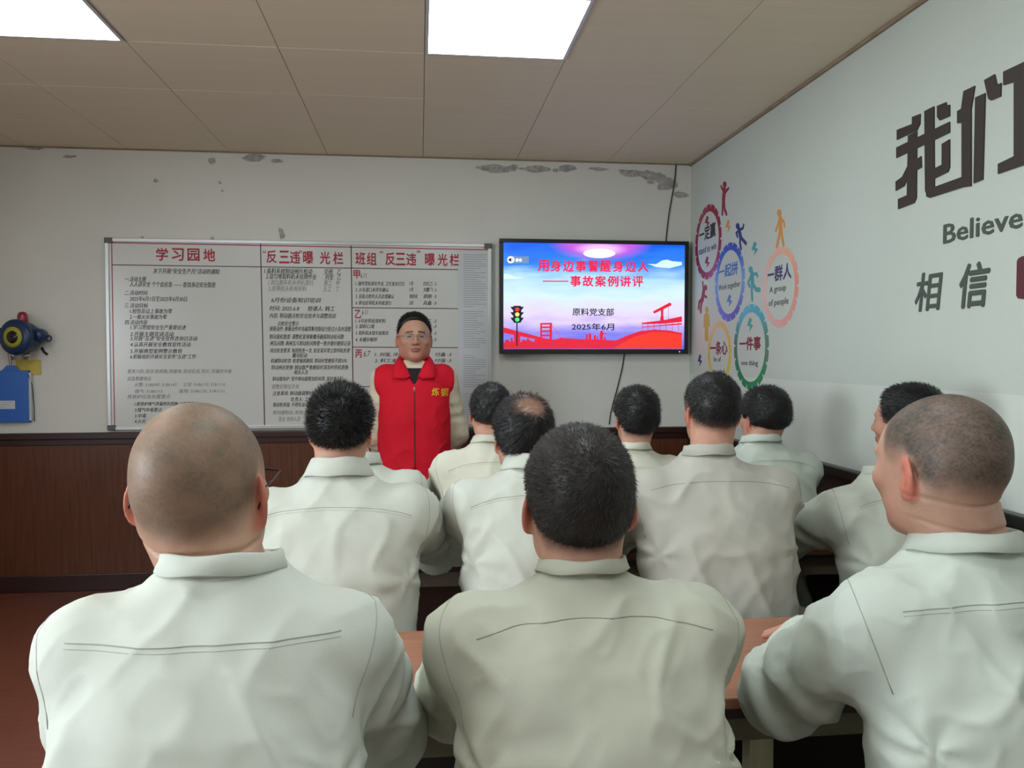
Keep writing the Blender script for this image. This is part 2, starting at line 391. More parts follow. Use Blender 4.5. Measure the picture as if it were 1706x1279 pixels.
def hair_obj(root, c, R, hs, p, hp, zc=None):
    """hair cap + short strands. c: head centre, R: head rotation"""
    t = hp['t']; col = lin(hp.get('col', (24, 22, 22))); h = hp.get('res', .005)
    e = .125 * hs + .03
    g = G([c[0] - e, c[1] - e, c[2] - e * .9], [c[0] + e, c[1] + e, c[2] + e * 1.2], h)
    q = LG(g, c, R); q.x = q.x / hs; q.y = q.y / hs; q.z = q.z / hs
    p2 = dict(p); p2['face'] = False
    d = head_d(q, p2, ears=False)
    zl = zline(q.x, q.y, hp); u = q.z - zl
    T = t * sm(.0, hp.get('taper', .05), u) * (1 + hp.get('top', .5) * sm(.04, .12, q.z)) + .0015 * sm(-.004, .004, u) - .006 * (1 - sm(-.006, .004, u))
    if 'bald' in hp:
        bx, by, bz, br = hp['bald']
        T = T - (t + .002) * sm(br * 1.2, br * .3, np.sqrt((q.x - bx) ** 2 + (q.y - by) ** 2 + (q.z - bz) ** 2))
    V, Q = surfnet(d - T, g)
    V = relax(V, Q, 2, .5); N = normals(V, Q)
    L = (V - np.array(c)) @ np.array(R) / hs
    nz = hp.get('clump', .002)
    V = V + N * (nz * fbm(L * 55 + 9, 3) * sm(.0, .04, L[:, 2] - zline(L[:, 0], L[:, 1], hp)))[:, None]
    keep = None
    me_col = np.tile(col, (len(V), 1)) * (1 + .35 * fbm(L * 70, 2))[:, None]
    sk = lin(hp.get('skin', (175, 132, 112)))
    uu = L[:, 2] - zline(L[:, 0], L[:, 1], hp)
    fade = sm(0, hp.get('fade', .03), uu + .004 * fbm(L * 60, 2))[:, None]; me_col = me_col * (.25 + .75 * fade) + sk * .42 * (1 - fade)
    if 'bald' in hp:
        bm_ = sm(hp['bald'][3] * 1.2, hp['bald'][3] * .35, np.linalg.norm(L - np.array(hp['bald'][:3]), axis=1) + .008 * fbm(L * 60, 2))[:, None]; me_col = me_col * (1 - .85 * bm_) + lin((150, 112, 92)) * .85 * bm_
    ns = hp.get('strands', 3000); nt_v = len(V); tris = None
    if ns:
        rng = np.random.RandomState(hp.get('seed', 1)); cand = np.where(uu > .006)[0]
        if 'bald' in hp: cand = cand[np.linalg.norm(L[cand] - np.array(hp['bald'][:3]), axis=1) > hp['bald'][3] * .8]
        i = rng.choice(cand, ns); B = V[i] + N[i] * -.001 + rng.normal(0, h * .4, (ns, 3)); wh = np.array(hp.get('whorl', (.006, -.075, .088)))
        dl = L[i] - wh; dl /= np.linalg.norm(dl, axis=1)[:, None] + 1e-6
        sw = np.cross(dl, (L[i] - np.array([0, 0, .02]))); sw /= np.linalg.norm(sw, axis=1)[:, None] + 1e-6
        dirw = (dl + .35 * sw) @ np.array(R).T
        dirw = dirw - N[i] * np.sum(dirw * N[i], 1)[:, None]; dirw /= np.linalg.norm(dirw, axis=1)[:, None] + 1e-6
        up = hp.get('up', .5); dirw = dirw * (1 - up) + N[i] * up + rng.normal(0, .16, (ns, 3)) + np.array([0, 0, hp.get('lift', 0)])
        dirw /= np.linalg.norm(dirw, axis=1)[:, None]
        ln = hp.get('len', .010) * (.6 + .8 * rng.rand(ns)) * (.35 + .65 * sm(0, min(.05, hp.get('taper', .05)), uu[i])); wd = hp.get('wid', .0008)
        side = np.cross(dirw, N[i]); side /= np.linalg.norm(side, axis=1)[:, None] + 1e-6; side = side + rng.normal(0, .3, (ns, 3))
        tip = B + dirw * ln[:, None]
        V = np.concatenate([V, B - side * wd, B + side * wd, tip]); k = np.arange(ns)
        tris = np.stack([nt_v + k, nt_v + ns + k, nt_v + 2 * ns + k], 1)
        sc = me_col[i] * (.7 + .9 * rng.rand(ns) ** 2)[:, None]; me_col = np.concatenate([me_col, sc, sc, sc * 1.15])
    return link('hair', npmesh(V, Q, np.clip(me_col, 0, 1), tris), HAIRM, root)
def build_head(c, R, hs, p, hp, nb, nr, res, down):
    e = .13 * hs
    lo = [min(c[0] - e, nb[0] - nr - .03), min(c[1] - e, nb[1] - nr - .03), nb[2] - down]; hi = [max(c[0] + e, nb[0] + nr + .03), max(c[1] + e, nb[1] + nr + .03), c[2] + e + .01]
    g = G(lo, hi, res); q = LG(g, c, R); q.x = q.x / hs; q.y = q.y / hs; q.z = q.z / hs
    d = head_d(q, p) * hs
    top = np.array(c) + np.array(R @ Vector((0, -.022, -.035))) * hs
    # flattened neck: wider than deep
    dn = cap(g, top, nb, nr * .86, nr * .86)
    for s in (-1, 1): dn = smin(dn, cap(g, np.array(c) + np.array(R @ Vector((s * .042, -.025, -.04))) * hs, np.array(nb) + np.array([s * nr * .36, -.01, 0]), nr * .50, nr * .58), .02)
    d = smin(d, dn, .022)
    for (z, y, rr, hw) in p.get('rolls', []):
        for s in (-1, 1):
            a = np.array(c) + np.array(R @ Vector((0, y, z))) * hs; b = np.array(c) + np.array(R @ Vector((s * hw, y + .035, z + .006))) * hs
            d = smin(d, cap(g, a, b, rr, rr * .7), .008)
    V, Q = surfnet(d, g); V = relax(V, Q, 1, .4)
    L = (V - np.array(c)) @ np.array(R) / hs; dsp = 0
    for zc_, wd_ in p.get('creases', []): dsp = dsp - .0032 * np.exp(-((L[:, 2] - zc_ - .18 * (L[:, 1] + .075) - .002 * np.sin(L[:, 0] * 60)) / wd_) ** 2) * sm(.02, -.03, L[:, 1])
    if p.get('creases'): V = V + normals(V, Q) * dsp[:, None]
    L = (V - np.array(c)) @ np.array(R) / hs; n1 = fbm(L * 28, 3)
    col = np.tile(lin(p.get('skin', (196, 148, 126))), (len(V), 1))
    def mixc(m, cc): nonlocal col; col = col * (1 - m[:, None]) + lin(cc) * m[:, None]
    mixc(.5 * sm(.05, -.08, L[:, 2]) * sm(-.02, .05, L[:, 1]), (190, 125, 108))
    mixc(.35 * sm(-.07, -.13, L[:, 2]), (178, 118, 100))
    er = sm(.077, .086, np.abs(L[:, 0])) * sm(.045, .03, np.abs(L[:, 2] + .012)) * sm(.04, .03, np.abs(L[:, 1] + .006))
    mixc(er * .75, (196, 104, 86))
    if p.get('face', True):
        mixc(sm(.026, .018, np.sqrt(L[:, 0] ** 2 + ((L[:, 2] + .0615) * 2.1) ** 2)) * sm(.07, .09, L[:, 1]) * .7, (150, 78, 72))
        for s in (-1, 1):
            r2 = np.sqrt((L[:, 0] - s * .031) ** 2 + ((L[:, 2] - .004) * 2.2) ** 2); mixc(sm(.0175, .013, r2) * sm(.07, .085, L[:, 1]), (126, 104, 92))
            mixc(sm(.0085, .0065, r2) * sm(.07, .085, L[:, 1]), (25, 18, 15))
            ln = np.abs(L[:, 2] - (.0275 - .12 * (np.abs(L[:, 0]) - .028) ** 1)) ; mixc(.8 * sm(.0048, .0022, ln) * sm(.05, .044, np.abs(L[:, 0])) * sm(.010, .015, np.abs(L[:, 0])) * (L[:, 1] > .05), (35, 28, 26))
    # stubble / scalp under the hair
    uu = L[:, 2] - zline(L[:, 0], L[:, 1], hp)
    dens = hp.get('stub', .8); m = sm(0, hp.get('sfade', .035), uu + .006 * n1)
    m = m * (dens + hp.get('patch', .1) * n1)
    if 'front' in hp: m = np.clip(m + sm(*hp['front'][:2], L[:, 1] + .5 * (L[:, 2] - .09)) * hp['front'][2] * (uu > 0) * sm(.03, .07, L[:, 2]), 0, 1)
    if 'bald' in hp: m = m * (1 - .7 * sm(hp['bald'][3] * 1.2, hp['bald'][3] * .4, np.linalg.norm(L - np.array(hp['bald'][:3]), axis=1)))
    m = m * (1 - er); m = m * (.92 + .16 * vnoise(L * 330)) if hp.get('grain', True) else m
    mixc(np.clip(m, 0, 1), hp.get('stubcol', (52, 46, 43)))
    return V, Q, np.clip(col, 0, 1)
def person(name_label, P):
    hx, htop, hY = P['head']; hs = P['hs']; yaw = math.radians(P.get('yaw', 0)); bs = P.get('bs', 1.0)
    hp = P['hair']; rings = P.get('res', .009)
    cpt = at(P['collar'][0], P['collar'][1], Y=hY + P.get('cdy', -.11)); zc = cpt.z - .75 * P.get('ch', .030) - .012
    nk = P.get('nr', .058)
    ncw = Vector((cpt.x, cpt.y + nk + .012, 0)); lean = P.get('lean', .14)
    Rz = Matrix.Rotation(yaw, 3, 'Z'); rootp = ncw - Rz @ Vector((0, lean, 0)); rootp.z = 0
    toL = lambda v: Rz.inverted() @ (Vector(v) - rootp)
    hc = at(hx, htop, Y=hY); hc.z -= (.121 + P['hair'].get('t', .0) * 1.2) * hs; c = toL(hc)
    R = Matrix.Rotation(math.radians(P.get('hyaw', 0)) - yaw, 3, 'Z') @ Matrix.Rotation(math.radians(P.get('hroll', 0)), 3, 'Y') @ Matrix.Rotation(math.radians(P.get('hpitch', 0)), 3, 'X')
    root = thing('person', name_label, 'person', rootp, yaw)
    zs0 = .50; prof = make_prof(zc, zs0 - .02, bs, lean, P)
    nc = Vector((0, lean, zc))
    # arms
    sw = P.get('sw', .175) * bs; zsh = zc - P.get('shd', .115) * bs; ysh = float(np.interp(zsh, prof[0], prof[3])) + .015
    r = [x * bs * P.get('ar', 1) for x in (.072, .064, .052)]
    arms = []
    for s, k in ((-1, 'eL'), (1, 'eR')):
        ex, ey, ez = P.get(k, (.05, .27, .83)); S0 = (s * sw, ysh, zsh); E = (s * (sw + ex), ysh + ey, ez)
        wx = P.get('wx', .05); Wt = (s * wx, ysh + ey + P.get('fa', .19), max(ez - .005, .83)); arms.append((s, S0, E, Wt))
    jm = cloth_mat(P['cloth'][0], P['cloth'][1])
    def cloth_sdf(g, grow=0, wr=True):
        d = torso_d(g, zc - (0.0 if grow == 0 else .02), prof, grow=grow)
        for s, S0, E, Wt in arms:
            d = arm_grid(g, d, S0, E, Wt, [x + grow for x in r])
        return d
    xm = sw + .19
    lo = (-xm, float(min(prof[3]) - .21), zs0 - .06); hi = (xm, ysh + .62, zc + .03)
    g = G(lo, hi, rings); V, Q = surfnet(cloth_sdf(g), g)
    V = relax(V, Q, 3, .5); N = normals(V, Q)
    V = wrinkle(V, N, zc, arms, P.get('wr', 1.0) * 1.7, P.get('seed', 1), bs)
    jk = link('jacket', npmesh(V, Q), jm, root)
    # seams on the jacket's surface
    bvh = BVHTree.FromPolygons([Vector(v) for v in V.tolist()], Q.tolist())
    sm_m = mat('seam_' + P['cloth'][0], tuple(int(x * .80) for x in P['cloth'][1]), rough=.9)
    segs = []
    ysd = P.get('yoke', .115) * bs; yr = P.get('yokebow', .03)
    for off in ((0, .006) if P.get('double', True) else (0,)):
        pts = []
        for i in range(61):
            x = -sw * 1.02 + 2.04 * sw * i / 60; z = zc - ysd - yr * (abs(x) / sw) ** 2.5 - off
            hloc = bvh.ray_cast(Vector((x, -1.0, z)), Vector((0, 1, 0)))[0]
            if hloc: pts.append(hloc + Vector((0, .0002, 0)))
        if len(pts) > 4: segs.append(tube_data(pts, .0011 if off == 0 else .0006, 5))
    if segs:
        vs, fs = join(segs); link('yoke_seam', meshpy(vs, fs), sm_m, root, True)
    for s, S0, E, Wt in arms:
        ax = (Vector(E) - Vector(S0)).normalized(); nrm = (ax * .55 + Vector((s, 0, 0)) * .8).normalized()
        u = nrm.cross(Vector((0, 1, 0))).normalized(); v = nrm.cross(u); cc = Vector(S0) + nrm * .012; pts = []
        for i in range(49):
            a = math.radians(-60 + 300 * i / 48) + (0 if s > 0 else 0)
            dr = u * math.cos(a) + v * math.sin(a); res = bvh.ray_cast(cc, dr)
            if res[0] and res[3] < .135 * bs and dr.y < .5: pts.append(res[0] - dr * .0002)
            elif len(pts) > 4: break
            else: pts = []
        if len(pts) > 4:
            vs, fs = tube_data(pts, .0010, 5); link('armhole_seam', meshpy(vs, fs), sm_m, root, True)
    # collar
    cr = nk * P.get('crad', 1.0) + .005
    ch = P.get('ch', .030); cm = collar_mesh((0, lean, zc - ch * .25), cr, cr * .98, ch, P.get('flare', .010), P.get('ctilt', .15), drop=.01)
    link('collar', cm, jm, root, True)
    # body: head, neck, trunk, arms and hands in one mesh
    p = P.get('face', {}); nb = np.array([0, lean - .005, zc - .03])
    VV, QQ, CC = build_head(c, R, hs, p, hp, nb, nk, P.get('hres', .004), .03)
    Vs = [VV]; Qs = [QQ]; Cs = [CC]; nV = len(VV)
    g2 = G(lo, (hi[0], hi[1], zc), .018); V2, Q2 = surfnet(cloth_sdf(g2, -.022), g2)
    Vs.append(V2); Qs.append(Q2 + nV); nV += len(V2); Cs.append(np.tile(lin((190, 140, 118)), (len(V2), 1)))
    for s, S0, E, Wt in arms:
        dr = Vector(Wt) - Vector(E); dr.z = 0; hv = place(HAND[0], Vector(Wt) + dr.normalized() * .02 + Vector((0, 0, -.012)), (dr.x, dr.y, 0), (0, 0, 1), mirror=(s > 0))
        q = HAND[1][:, ::-1] if s > 0 else HAND[1]
        Vs.append(hv); Qs.append(q + nV); nV += len(hv); Cs.append(np.tile(lin((192, 140, 116)), (len(hv), 1)))
    link('body', npmesh(np.concatenate(Vs), np.concatenate(Qs), np.concatenate(Cs)), SKIN, root)
    if hp.get('t', 0) > 0: hair_obj(root, c, R, hs, p, hp)
    # trousers, shoes
    kx = P.get('kx', .13); ky = P.get('ky', .40); g3 = G((-.30, -.20, .05), (.30, ky + .12, .66), .014)
    d = ell(g3, (0, .0, .545), (.175, .14, .085))
    for s in (-1, 1):
        d = smin(d, cap(g3, (s * .09, .0, .545), (s * kx, ky, .535), .082, .066), .03)
        d = smin(d, cap(g3, (s * kx, ky, .52), (s * kx, ky + .01, .10), .066, .055), .02)
    V3, Q3 = surfnet(d, g3); V3 = relax(V3, Q3, 2); N3 = normals(V3, Q3); V3 = V3 + N3 * (.008 * fbm(V3 * 8 + P.get('seed', 1), 2))[:, None]
    link('trousers', npmesh(V3, Q3), jm, root)
    for s in (-1, 1):
        o = link('shoe', SHOE_ME, None, root); o.location = (s * kx, ky + .01, .0)
    return root, c, R, hs, jk
def glasses(root, c, R, hs, rim, lens_m, name='glasses', sz=1.0):
    T = lambda x, y, z: Vector(c) + (R @ Vector((x, y, z))) * hs
    segs = []
    for s in (-1, 1):
        pts = [T(s * .032 + .022 * sz * math.cos(a) , .113 - .004 * abs(math.cos(a)) - (.008 if s * math.cos(a) > .5 else 0), .003 + .0145 * sz * math.sin(a)) for a in [2 * math.pi * i / 24 for i in range(25)]]
        segs.append(tube_data(pts, .0010, 6))
        segs.append(tube_data([T(s * .053, .104, .006), T(s * .081, .09, .007), T(s * .0895, .03, .006), T(s * .0895, -.008, .004), T(s * .088, -.030, -.020)], .0014, 6))
    segs.append(tube_data([T(-.010, .114, .006), T(0, .117, .008), T(.010, .114, .006)], .0012, 6))
    vs, fs = join(segs); o = link(name, meshpy(vs, fs), rim, root, True)
    for s in (-1, 1):
        pts = [T(s * .032 + .0215 * sz * math.cos(a), .1125 - .004 * abs(math.cos(a)) - (.008 if s * math.cos(a) > .5 else 0), .003 + .014 * sz * math.sin(a)) for a in [2 * math.pi * i / 24 for i in range(24)]]
        cen = T(s * .032, .1125, .003); vs = [cen] + pts; fs = [(0, i + 1, (i + 1) % 24 + 1) for i in range(24)]
        link('lens', meshpy(vs, fs), lens_m, o, True)
    return o
# ---------------------------------------------------------------- the room
WALLP = mat('wall_paint', (222, 221, 214), rough=.85, noise=.03, nscale=3, bump=.15, bscale=30, spec=.2)
WALLR = mat('wall_paint_right', (198, 206, 198), rough=.7, noise=.02, nscale=3, bump=.1, bscale=30, spec=.3)
WALLR2 = mat('wall_paint_right_low', (210, 216, 209), rough=.6, noise=.02, nscale=3, spec=.3)
TILE = mat('ceiling_tile', (226, 213, 188), rough=.5, noise=.03, nscale=1.2, stretch=(1, 12, 1), spec=.35)
TILEB = mat('ceiling_gap', (120, 106, 90), rough=.8)
WOODP = mat('wainscot_wood', (94, 54, 35), rough=.35, noise=.35, nscale=5, stretch=(12, 12, .7), spec=.4)
WOODD = mat('dark_rail', (52, 26, 22), rough=.35, noise=.2, nscale=6, spec=.5)
WOODB = mat('black_dado', (36, 34, 32), rough=.3, noise=.2, nscale=6, spec=.5)
FLOORM = mat('floor_wood', (116, 66, 50), rough=.28, noise=.3, nscale=5, stretch=(1.2, 14, 1), spec=.5)
struct = lambda n, a, b, m, bev=0: box(n, a, b, m, None, bev, 'structure')
struct('floor', (XL - .1, YB - .1, -.1), (XR + .1, D + .1, 0), FLOORM)
struct('wall_back', (XL - .1, D, 0), (XR + .1, D + .1, H + .06), WALLP)
struct('wall_right', (XR, YB, 0), (XR + .1, D, H + .06), WALLR)
struct('wall_rear', (XL - .1, YB - .1, 0), (XR + .1, YB, H + .06), WALLP)
bm = bmesh.new()
WY0, WY1, WZ0, WZ1 = -.5, 1.6, .95, 2.25
for a, b in (((XL - .1, YB, 0), (XL, D, WZ0)), ((XL - .1, YB, WZ1), (XL, D, H + .06)), ((XL - .1, YB, WZ0), (XL, WY0, WZ1)), ((XL - .1, WY1, WZ0), (XL, D, WZ1))): box_bm(bm, a, b)
me = bpy.data.meshes.new('wall_left'); bm.to_mesh(me); bm.free(); o = link('wall_left', me, WALLP); o['kind'] = 'structure'
WF = mat('window_frame', (225, 225, 225), rough=.4)
win = box('window_1', (XL - .09, WY0, WZ0), (XL - .03, WY0 + .05, WZ1), WF, kind='structure')
for n, a, b in (('frame_rail', (XL - .09, WY0, WZ0), (XL - .03, WY1, WZ0 + .05)), ('frame_rail', (XL - .09, WY0, WZ1 - .05), (XL - .03, WY1, WZ1)), ('frame_post', (XL - .09, WY1 - .05, WZ0), (XL - .03, WY1, WZ1)), ('frame_post', (XL - .09, .53, WZ0), (XL - .03, .58, WZ1))): box(n, a, b, WF, win)
cl = struct('ceiling', (XL - .1, YB - .1, H + .006), (XR + .1, D + .1, H + .06), TILEB)
LIGHTS = [(c, r) for c in (0, -3) for r in (-1, -4, -7)]
rs = random.Random(3); cache = {}
for c in range(-6, 3):
    for r in range(-11, 3):
        if (c, r) in LIGHTS: continue
        x0, x1 = max(XL, .023 + .585 * c), min(XR, .023 + .585 * (c + 1)); y0, y1 = max(YB, 3.38 + .585 * r), min(D, 3.38 + .585 * (r + 1))
        if x1 - x0 < .02 or y1 - y0 < .02: continue
        k = (round(x1 - x0, 3), round(y1 - y0, 3))
        if k not in cache:
            o = box('ceiling_tile', (-k[0] / 2 + .0014, -k[1] / 2 + .0012, 0), (k[0] / 2 - .0014, k[1] / 2 - .0012, .0055), TILE, cl, .0012); cache[k] = o.data
        else: o = link('ceiling_tile', cache[k], None, cl)
        o.location = ((x0 + x1) / 2, (y0 + y1) / 2, H + rs.uniform(0, .0009)); o.rotation_euler = (rs.uniform(-.0012, .0012), rs.uniform(-.0012, .0012), 0)
LEM = mat('lamp_diffuser', (240, 250, 255), emit=PANEL_E)
LFR = mat('lamp_frame', (205, 210, 215), rough=.4, metal=.3)
for c, r in LIGHTS:
    x, y = .023 + .585 * (c + .5), 3.38 + .585 * (r + .5)
    lb = ('square white ceiling light panel nearest the right wall, above the presenter' if c == 0 else 'square white ceiling light panel at the top left corner of the photo') if r == -1 else \
         ('ceiling light panel over the %s of the room, %s' % ('middle' if c == 0 else 'left', 'above the front seats' if r == -4 else 'behind the camera'))
    t = thing('ceiling_light', lb, 'light', (x, y, H), 0, 'square ceiling light panels')
    bm = bmesh.new(); e = .2912; f = .278
    for a, b in (((-e, -e), (e, -f)), ((-e, f), (e, e)), ((-e, -f), (-f, f)), ((f, -f), (e, f))): box_bm(bm, (a[0], a[1], -.004), (b[0], b[1], .0055))
    me = bpy.data.meshes.new('frame'); bm.to_mesh(me); bm.free(); link('frame', me, LFR, t)
    box('diffuser', (-f, -f, -.001), (f, f, .0055), LEM, t)
# wainscot, rails, baseboards
DZ = .955
struct('trim_1', (XL, D - .02, .10), (XR, D, DZ - .04), WOODP)
for o_, a, b in (('trim_2', (XL, D - .040, DZ - .040), (XR, D, DZ)),): struct(o_, a, b, WOODD, .006)
struct('trim_3', (XL, D - .028, DZ - .075), (XR, D - .0, DZ - .040), WOODD, .004)
struct('baseboard_back', (XL, D - .030, 0), (XR, D, .10), WOODD, .004)
struct('trim_4', (XR - .02, YB, .10), (XR, D - .04, DZ - .04), WOODB)
struct('trim_5', (XR - .040, YB, DZ - .040), (XR, D - .04, DZ), WOODB, .006)
struct('baseboard_right', (XR - .030, YB, 0), (XR, D - .04, .10), WOODB, .004)
struct('trim_6', (XR - .0007, YB, DZ), (XR, D, 1.300), WALLR2)
struct('trim_7', (XL, YB, .10), (XL + .02, D - .04, DZ), WOODP); struct('baseboard_left', (XL, YB, 0), (XL + .03, D - .04, .10), WOODD)
struct('trim_8', (XR - .014, YB, H - .012), (XR, D, H - .001), mat('cove', (150, 132, 110), rough=.7, noise=.2, nscale=8))
struct('trim_9', (XL, D - .008, H - .007), (XR - .014, D, H - .001), mat('cove', (0, 0, 0)))
# peeled and damp spots on the back wall
PEEL = mat('peeled_plaster', (172, 168, 164), rough=.95, noise=.35, nscale=40, bump=.6, bscale=60)
def blob(cx, cy, rx, ry, seed, th=.001, n=26):
    rr = random.Random(seed); c = at(cx, cy, Y=D); k = 1 / 262
    ph = [rr.uniform(0, 6.3) for _ in range(6)]; pts = []
    for i in range(n):
        a = 2 * math.pi * i / n; q = 1 + sum(.22 / (j ** .6 + .3) * math.sin((j + 1) * a + ph[j]) for j in range(6)) + rr.uniform(-.12, .12)
        q = max(q, .25); pts.append((c.x + math.cos(a) * rx * k * q, min(c.z + math.sin(a) * ry * k * q, H - .008)))
    return prism(pts, lambda u, v, w_: (u, D - w_, v), th)
peels = [(432, 265, 17, 5), (350, 270, 6, 4), (260, 303, 3, 3), (365, 304, 2, 2), (369, 318, 2, 2), (832, 278, 24, 6), (858, 281, 12, 4), (880, 280, 22, 5), (935, 281, 14, 5), (925, 282, 4, 3), (1000, 280, 12, 3), (1048, 285, 22, 5), (1078, 287, 14, 7), (1092, 295, 10, 6), (1100, 304, 9, 7), (1112, 313, 13, 9), (1128, 322, 10, 5), (1085, 302, 7, 2), (467, 391, 4, 7), (355, 397, 3, 3), (238, 396, 2, 1.5), (45, 246, 16, 3), (462, 270, 7, 3), (118, 262, 8, 2)]
wb_ = bpy.data.objects['wall_back']
for i, b in enumerate(peels):
    vs, fs = blob(*b, seed=i, th=.0008 + .00025 * i); link('peeled_patch', meshpy(vs, fs), PEEL, wb_)

# ---------------------------------------------------------------- tables and benches
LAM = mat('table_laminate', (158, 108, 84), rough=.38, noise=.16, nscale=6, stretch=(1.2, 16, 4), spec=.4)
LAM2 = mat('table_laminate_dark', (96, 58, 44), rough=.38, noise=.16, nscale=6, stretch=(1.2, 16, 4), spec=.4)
EDGE = mat('table_edge', (52, 30, 26), rough=.5)
RAIL = mat('table_rail', (112, 104, 86), rough=.6, noise=.1, nscale=12)
RAILB = mat('table_rail_brown', (104, 88, 76), rough=.6, noise=.1, nscale=12)
PALE = mat('pale_wood_leg', (176, 172, 138), rough=.6, noise=.15, nscale=8, stretch=(8, 8, 1))
PANELD = mat('dark_panel', (34, 30, 28), rough=.5, noise=.15, nscale=8); PANELB = mat('brown_panel', (66, 42, 34), rough=.5, noise=.2, nscale=8)
def table(label, x0, x1, y0, y1, zt, top_m, rail_m, pan_m, pz, legs, edge=LAM):
    t = thing('long_table', label, 'table', ((x0 + x1) / 2, (y0 + y1) / 2, 0), 0); cx, cy = t.location.x, t.location.y
    B = lambda n, a, b, m, bev=0: box(n, (a[0] - cx, a[1] - cy, a[2]), (b[0] - cx, b[1] - cy, b[2]), m, t, bev)
    B('tabletop', (x0, y0, zt - .022), (x1, y1, zt), top_m, .003)
    B('edge_band', (x0 + .01, y0 + .010, zt - .045), (x1 - .01, y0 + .03, zt - .022), EDGE)
    B('apron', (x0 + .02, y0 + .025, zt - .095), (x1 - .02, y0 + .045, zt - .045), rail_m, .002)
    B('modesty_panel', (x0 + .03, y1 - .045, pz[0]), (x1 - .03, y1 - .027, pz[1]), pan_m)
    B('foot_rail', (x0 + .05, y1 - .10, .22), (x1 - .05, y1 - .06, .25), PANELB, .003)
    for lx in legs:
        B('leg', (lx - .024, y0 + .03, 0), (lx + .024, y0 + .07, zt - .096), PALE, .003); B('leg', (lx - .024, y1 - .10, 0), (lx + .024, y1 - .052, zt - .046), PALE, .003)
    return t
table('front long brown laminate table on pale legs, nearest the camera', -.56, 1.62, 1.45, 1.895, .77, LAM, RAIL, PANELD, (.10, .70), (-.52, .655, 1.55))
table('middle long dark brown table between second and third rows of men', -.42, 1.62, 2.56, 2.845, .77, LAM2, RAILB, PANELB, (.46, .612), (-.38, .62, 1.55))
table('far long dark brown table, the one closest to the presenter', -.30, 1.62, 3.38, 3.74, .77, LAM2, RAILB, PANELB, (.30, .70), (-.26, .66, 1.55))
def bench(label, x0, x1, y0, y1):
    t = thing('bench', label, 'bench', ((x0 + x1) / 2, (y0 + y1) / 2, 0), 0, 'long benches'); cx, cy = t.location.x, t.location.y
    B = lambda n, a, b, m: box(n, (a[0] - cx, a[1] - cy, a[2]), (b[0] - cx, b[1] - cy, b[2]), m, t, .003)
    B('seat', (x0, y0, .43), (x1, y1, .458), LAM2)
    for lx in (x0 + .1, (x0 + x1) / 2, x1 - .1):
        for ly in (y0 + .05, y1 - .05): B('leg', (lx - .02, ly - .02, 0), (lx + .02, ly + .02, .43), PALE)
    B('stretcher', (x0 + .12, (y0 + y1) / 2 - .012, .14), (x1 - .12, (y0 + y1) / 2 + .012, .17), PALE)

# ---------------------------------------------------------------- whiteboard
ALU = mat('aluminium', (196, 198, 198), rough=.35, metal=.5); BOARD = mat('whiteboard_enamel', (210, 210, 206), rough=.22, noise=.02, nscale=4, spec=.45)
REDI = mat('red_print', (170, 30, 52), rough=.6); INK = mat('marker_ink', (34, 32, 36), rough=.7); INK2 = mat('faded_ink', (112, 110, 110), rough=.7); LINE = mat('dark_line', (70, 36, 42), rough=.6)
CORN = mat('grey_corner', (92, 92, 92), rough=.5)
bx0, bx1, bz0, bz1 = -1.865, .448, .968, 2.117; BY = D - .022
bt = thing('whiteboard', 'wide whiteboard with red headings and handwritten notes on the back wall', 'whiteboard', ((bx0 + bx1) / 2, D, bz0)); bc = bt.location.copy()
def inv(o_): return Matrix.Translation(-o_.location)
def PB(name, a, b, m, bev=0): return box(name, Vector(a) - bc, Vector(b) - bc, m, bt, bev)
PB('panel', (bx0 + .01, BY, bz0 + .01), (bx1 - .01, D - .001, bz1 - .01), BOARD)
for a, b in (((bx0, BY - .008, bz0), (bx0 + .022, D - .001, bz1)), ((bx1 - .022, BY - .008, bz0), (bx1, D - .001, bz1)), ((bx0, BY - .008, bz1 - .022), (bx1, D - .001, bz1)), ((bx0, BY - .008, bz0), (bx1, D - .001, bz0 + .022))): PB('frame', a, b, ALU, .003)
for x in (bx0, bx1 - .045):
    for z in (bz1 - .03, bz0): PB('corner_cap', (x - .002, BY - .011, z - .002), (x + .047, D - .001, z + .032), CORN, .006)
def line_px(a, b, wd, m, name='ruled_line'):
    A = at(*a, Y=BY); B_ = at(*b, Y=BY); d = (B_ - A).normalized(); n_ = Vector((-d.z, 0, d.x)) * wd / 2
    pts = [(p.x - bc.x, p.z - bc.z) for p in (A - n_, B_ - n_, B_ + n_, A + n_)]
    vs, fs = prism(pts, lambda u, v, w_: (u, BY - bc.y - w_, v), .0008); return link(name, meshpy(vs, fs), m, bt)
line_px((186, 404), (814, 416), .006, REDI); line_px((186, 441), (763, 449), .005, LINE); line_px((186, 404), (191, 714), .005, REDI)
line_px((434, 406), (441, 713), .006, LINE); line_px((585, 409), (589, 713), .006, LINE); line_px((191, 716), (700, 711), .005, REDI)
for y0, y1 in ((512.5, 514), (578, 579), (644, 643)): line_px((587, y0), (763, y1), .005, LINE)
FIT = []
def fit_text(name, s, m, parent, origin, rect, frame, off=0.0, ext=.0006, shear=0):
    """rect (u0, u1, v0, v1) in the plane; frame maps (u, v, w) to the parent's space"""
    c = bpy.data.curves.new(name, 'FONT'); c.body = s; c.size = 1; c.extrude = .01; c.shear = shear; c.resolution_u = 2
    o = bpy.data.objects.new(name + '_curve', c); COL.objects.link(o); FIT.append((name, o, m, parent, rect, frame, ext, off))
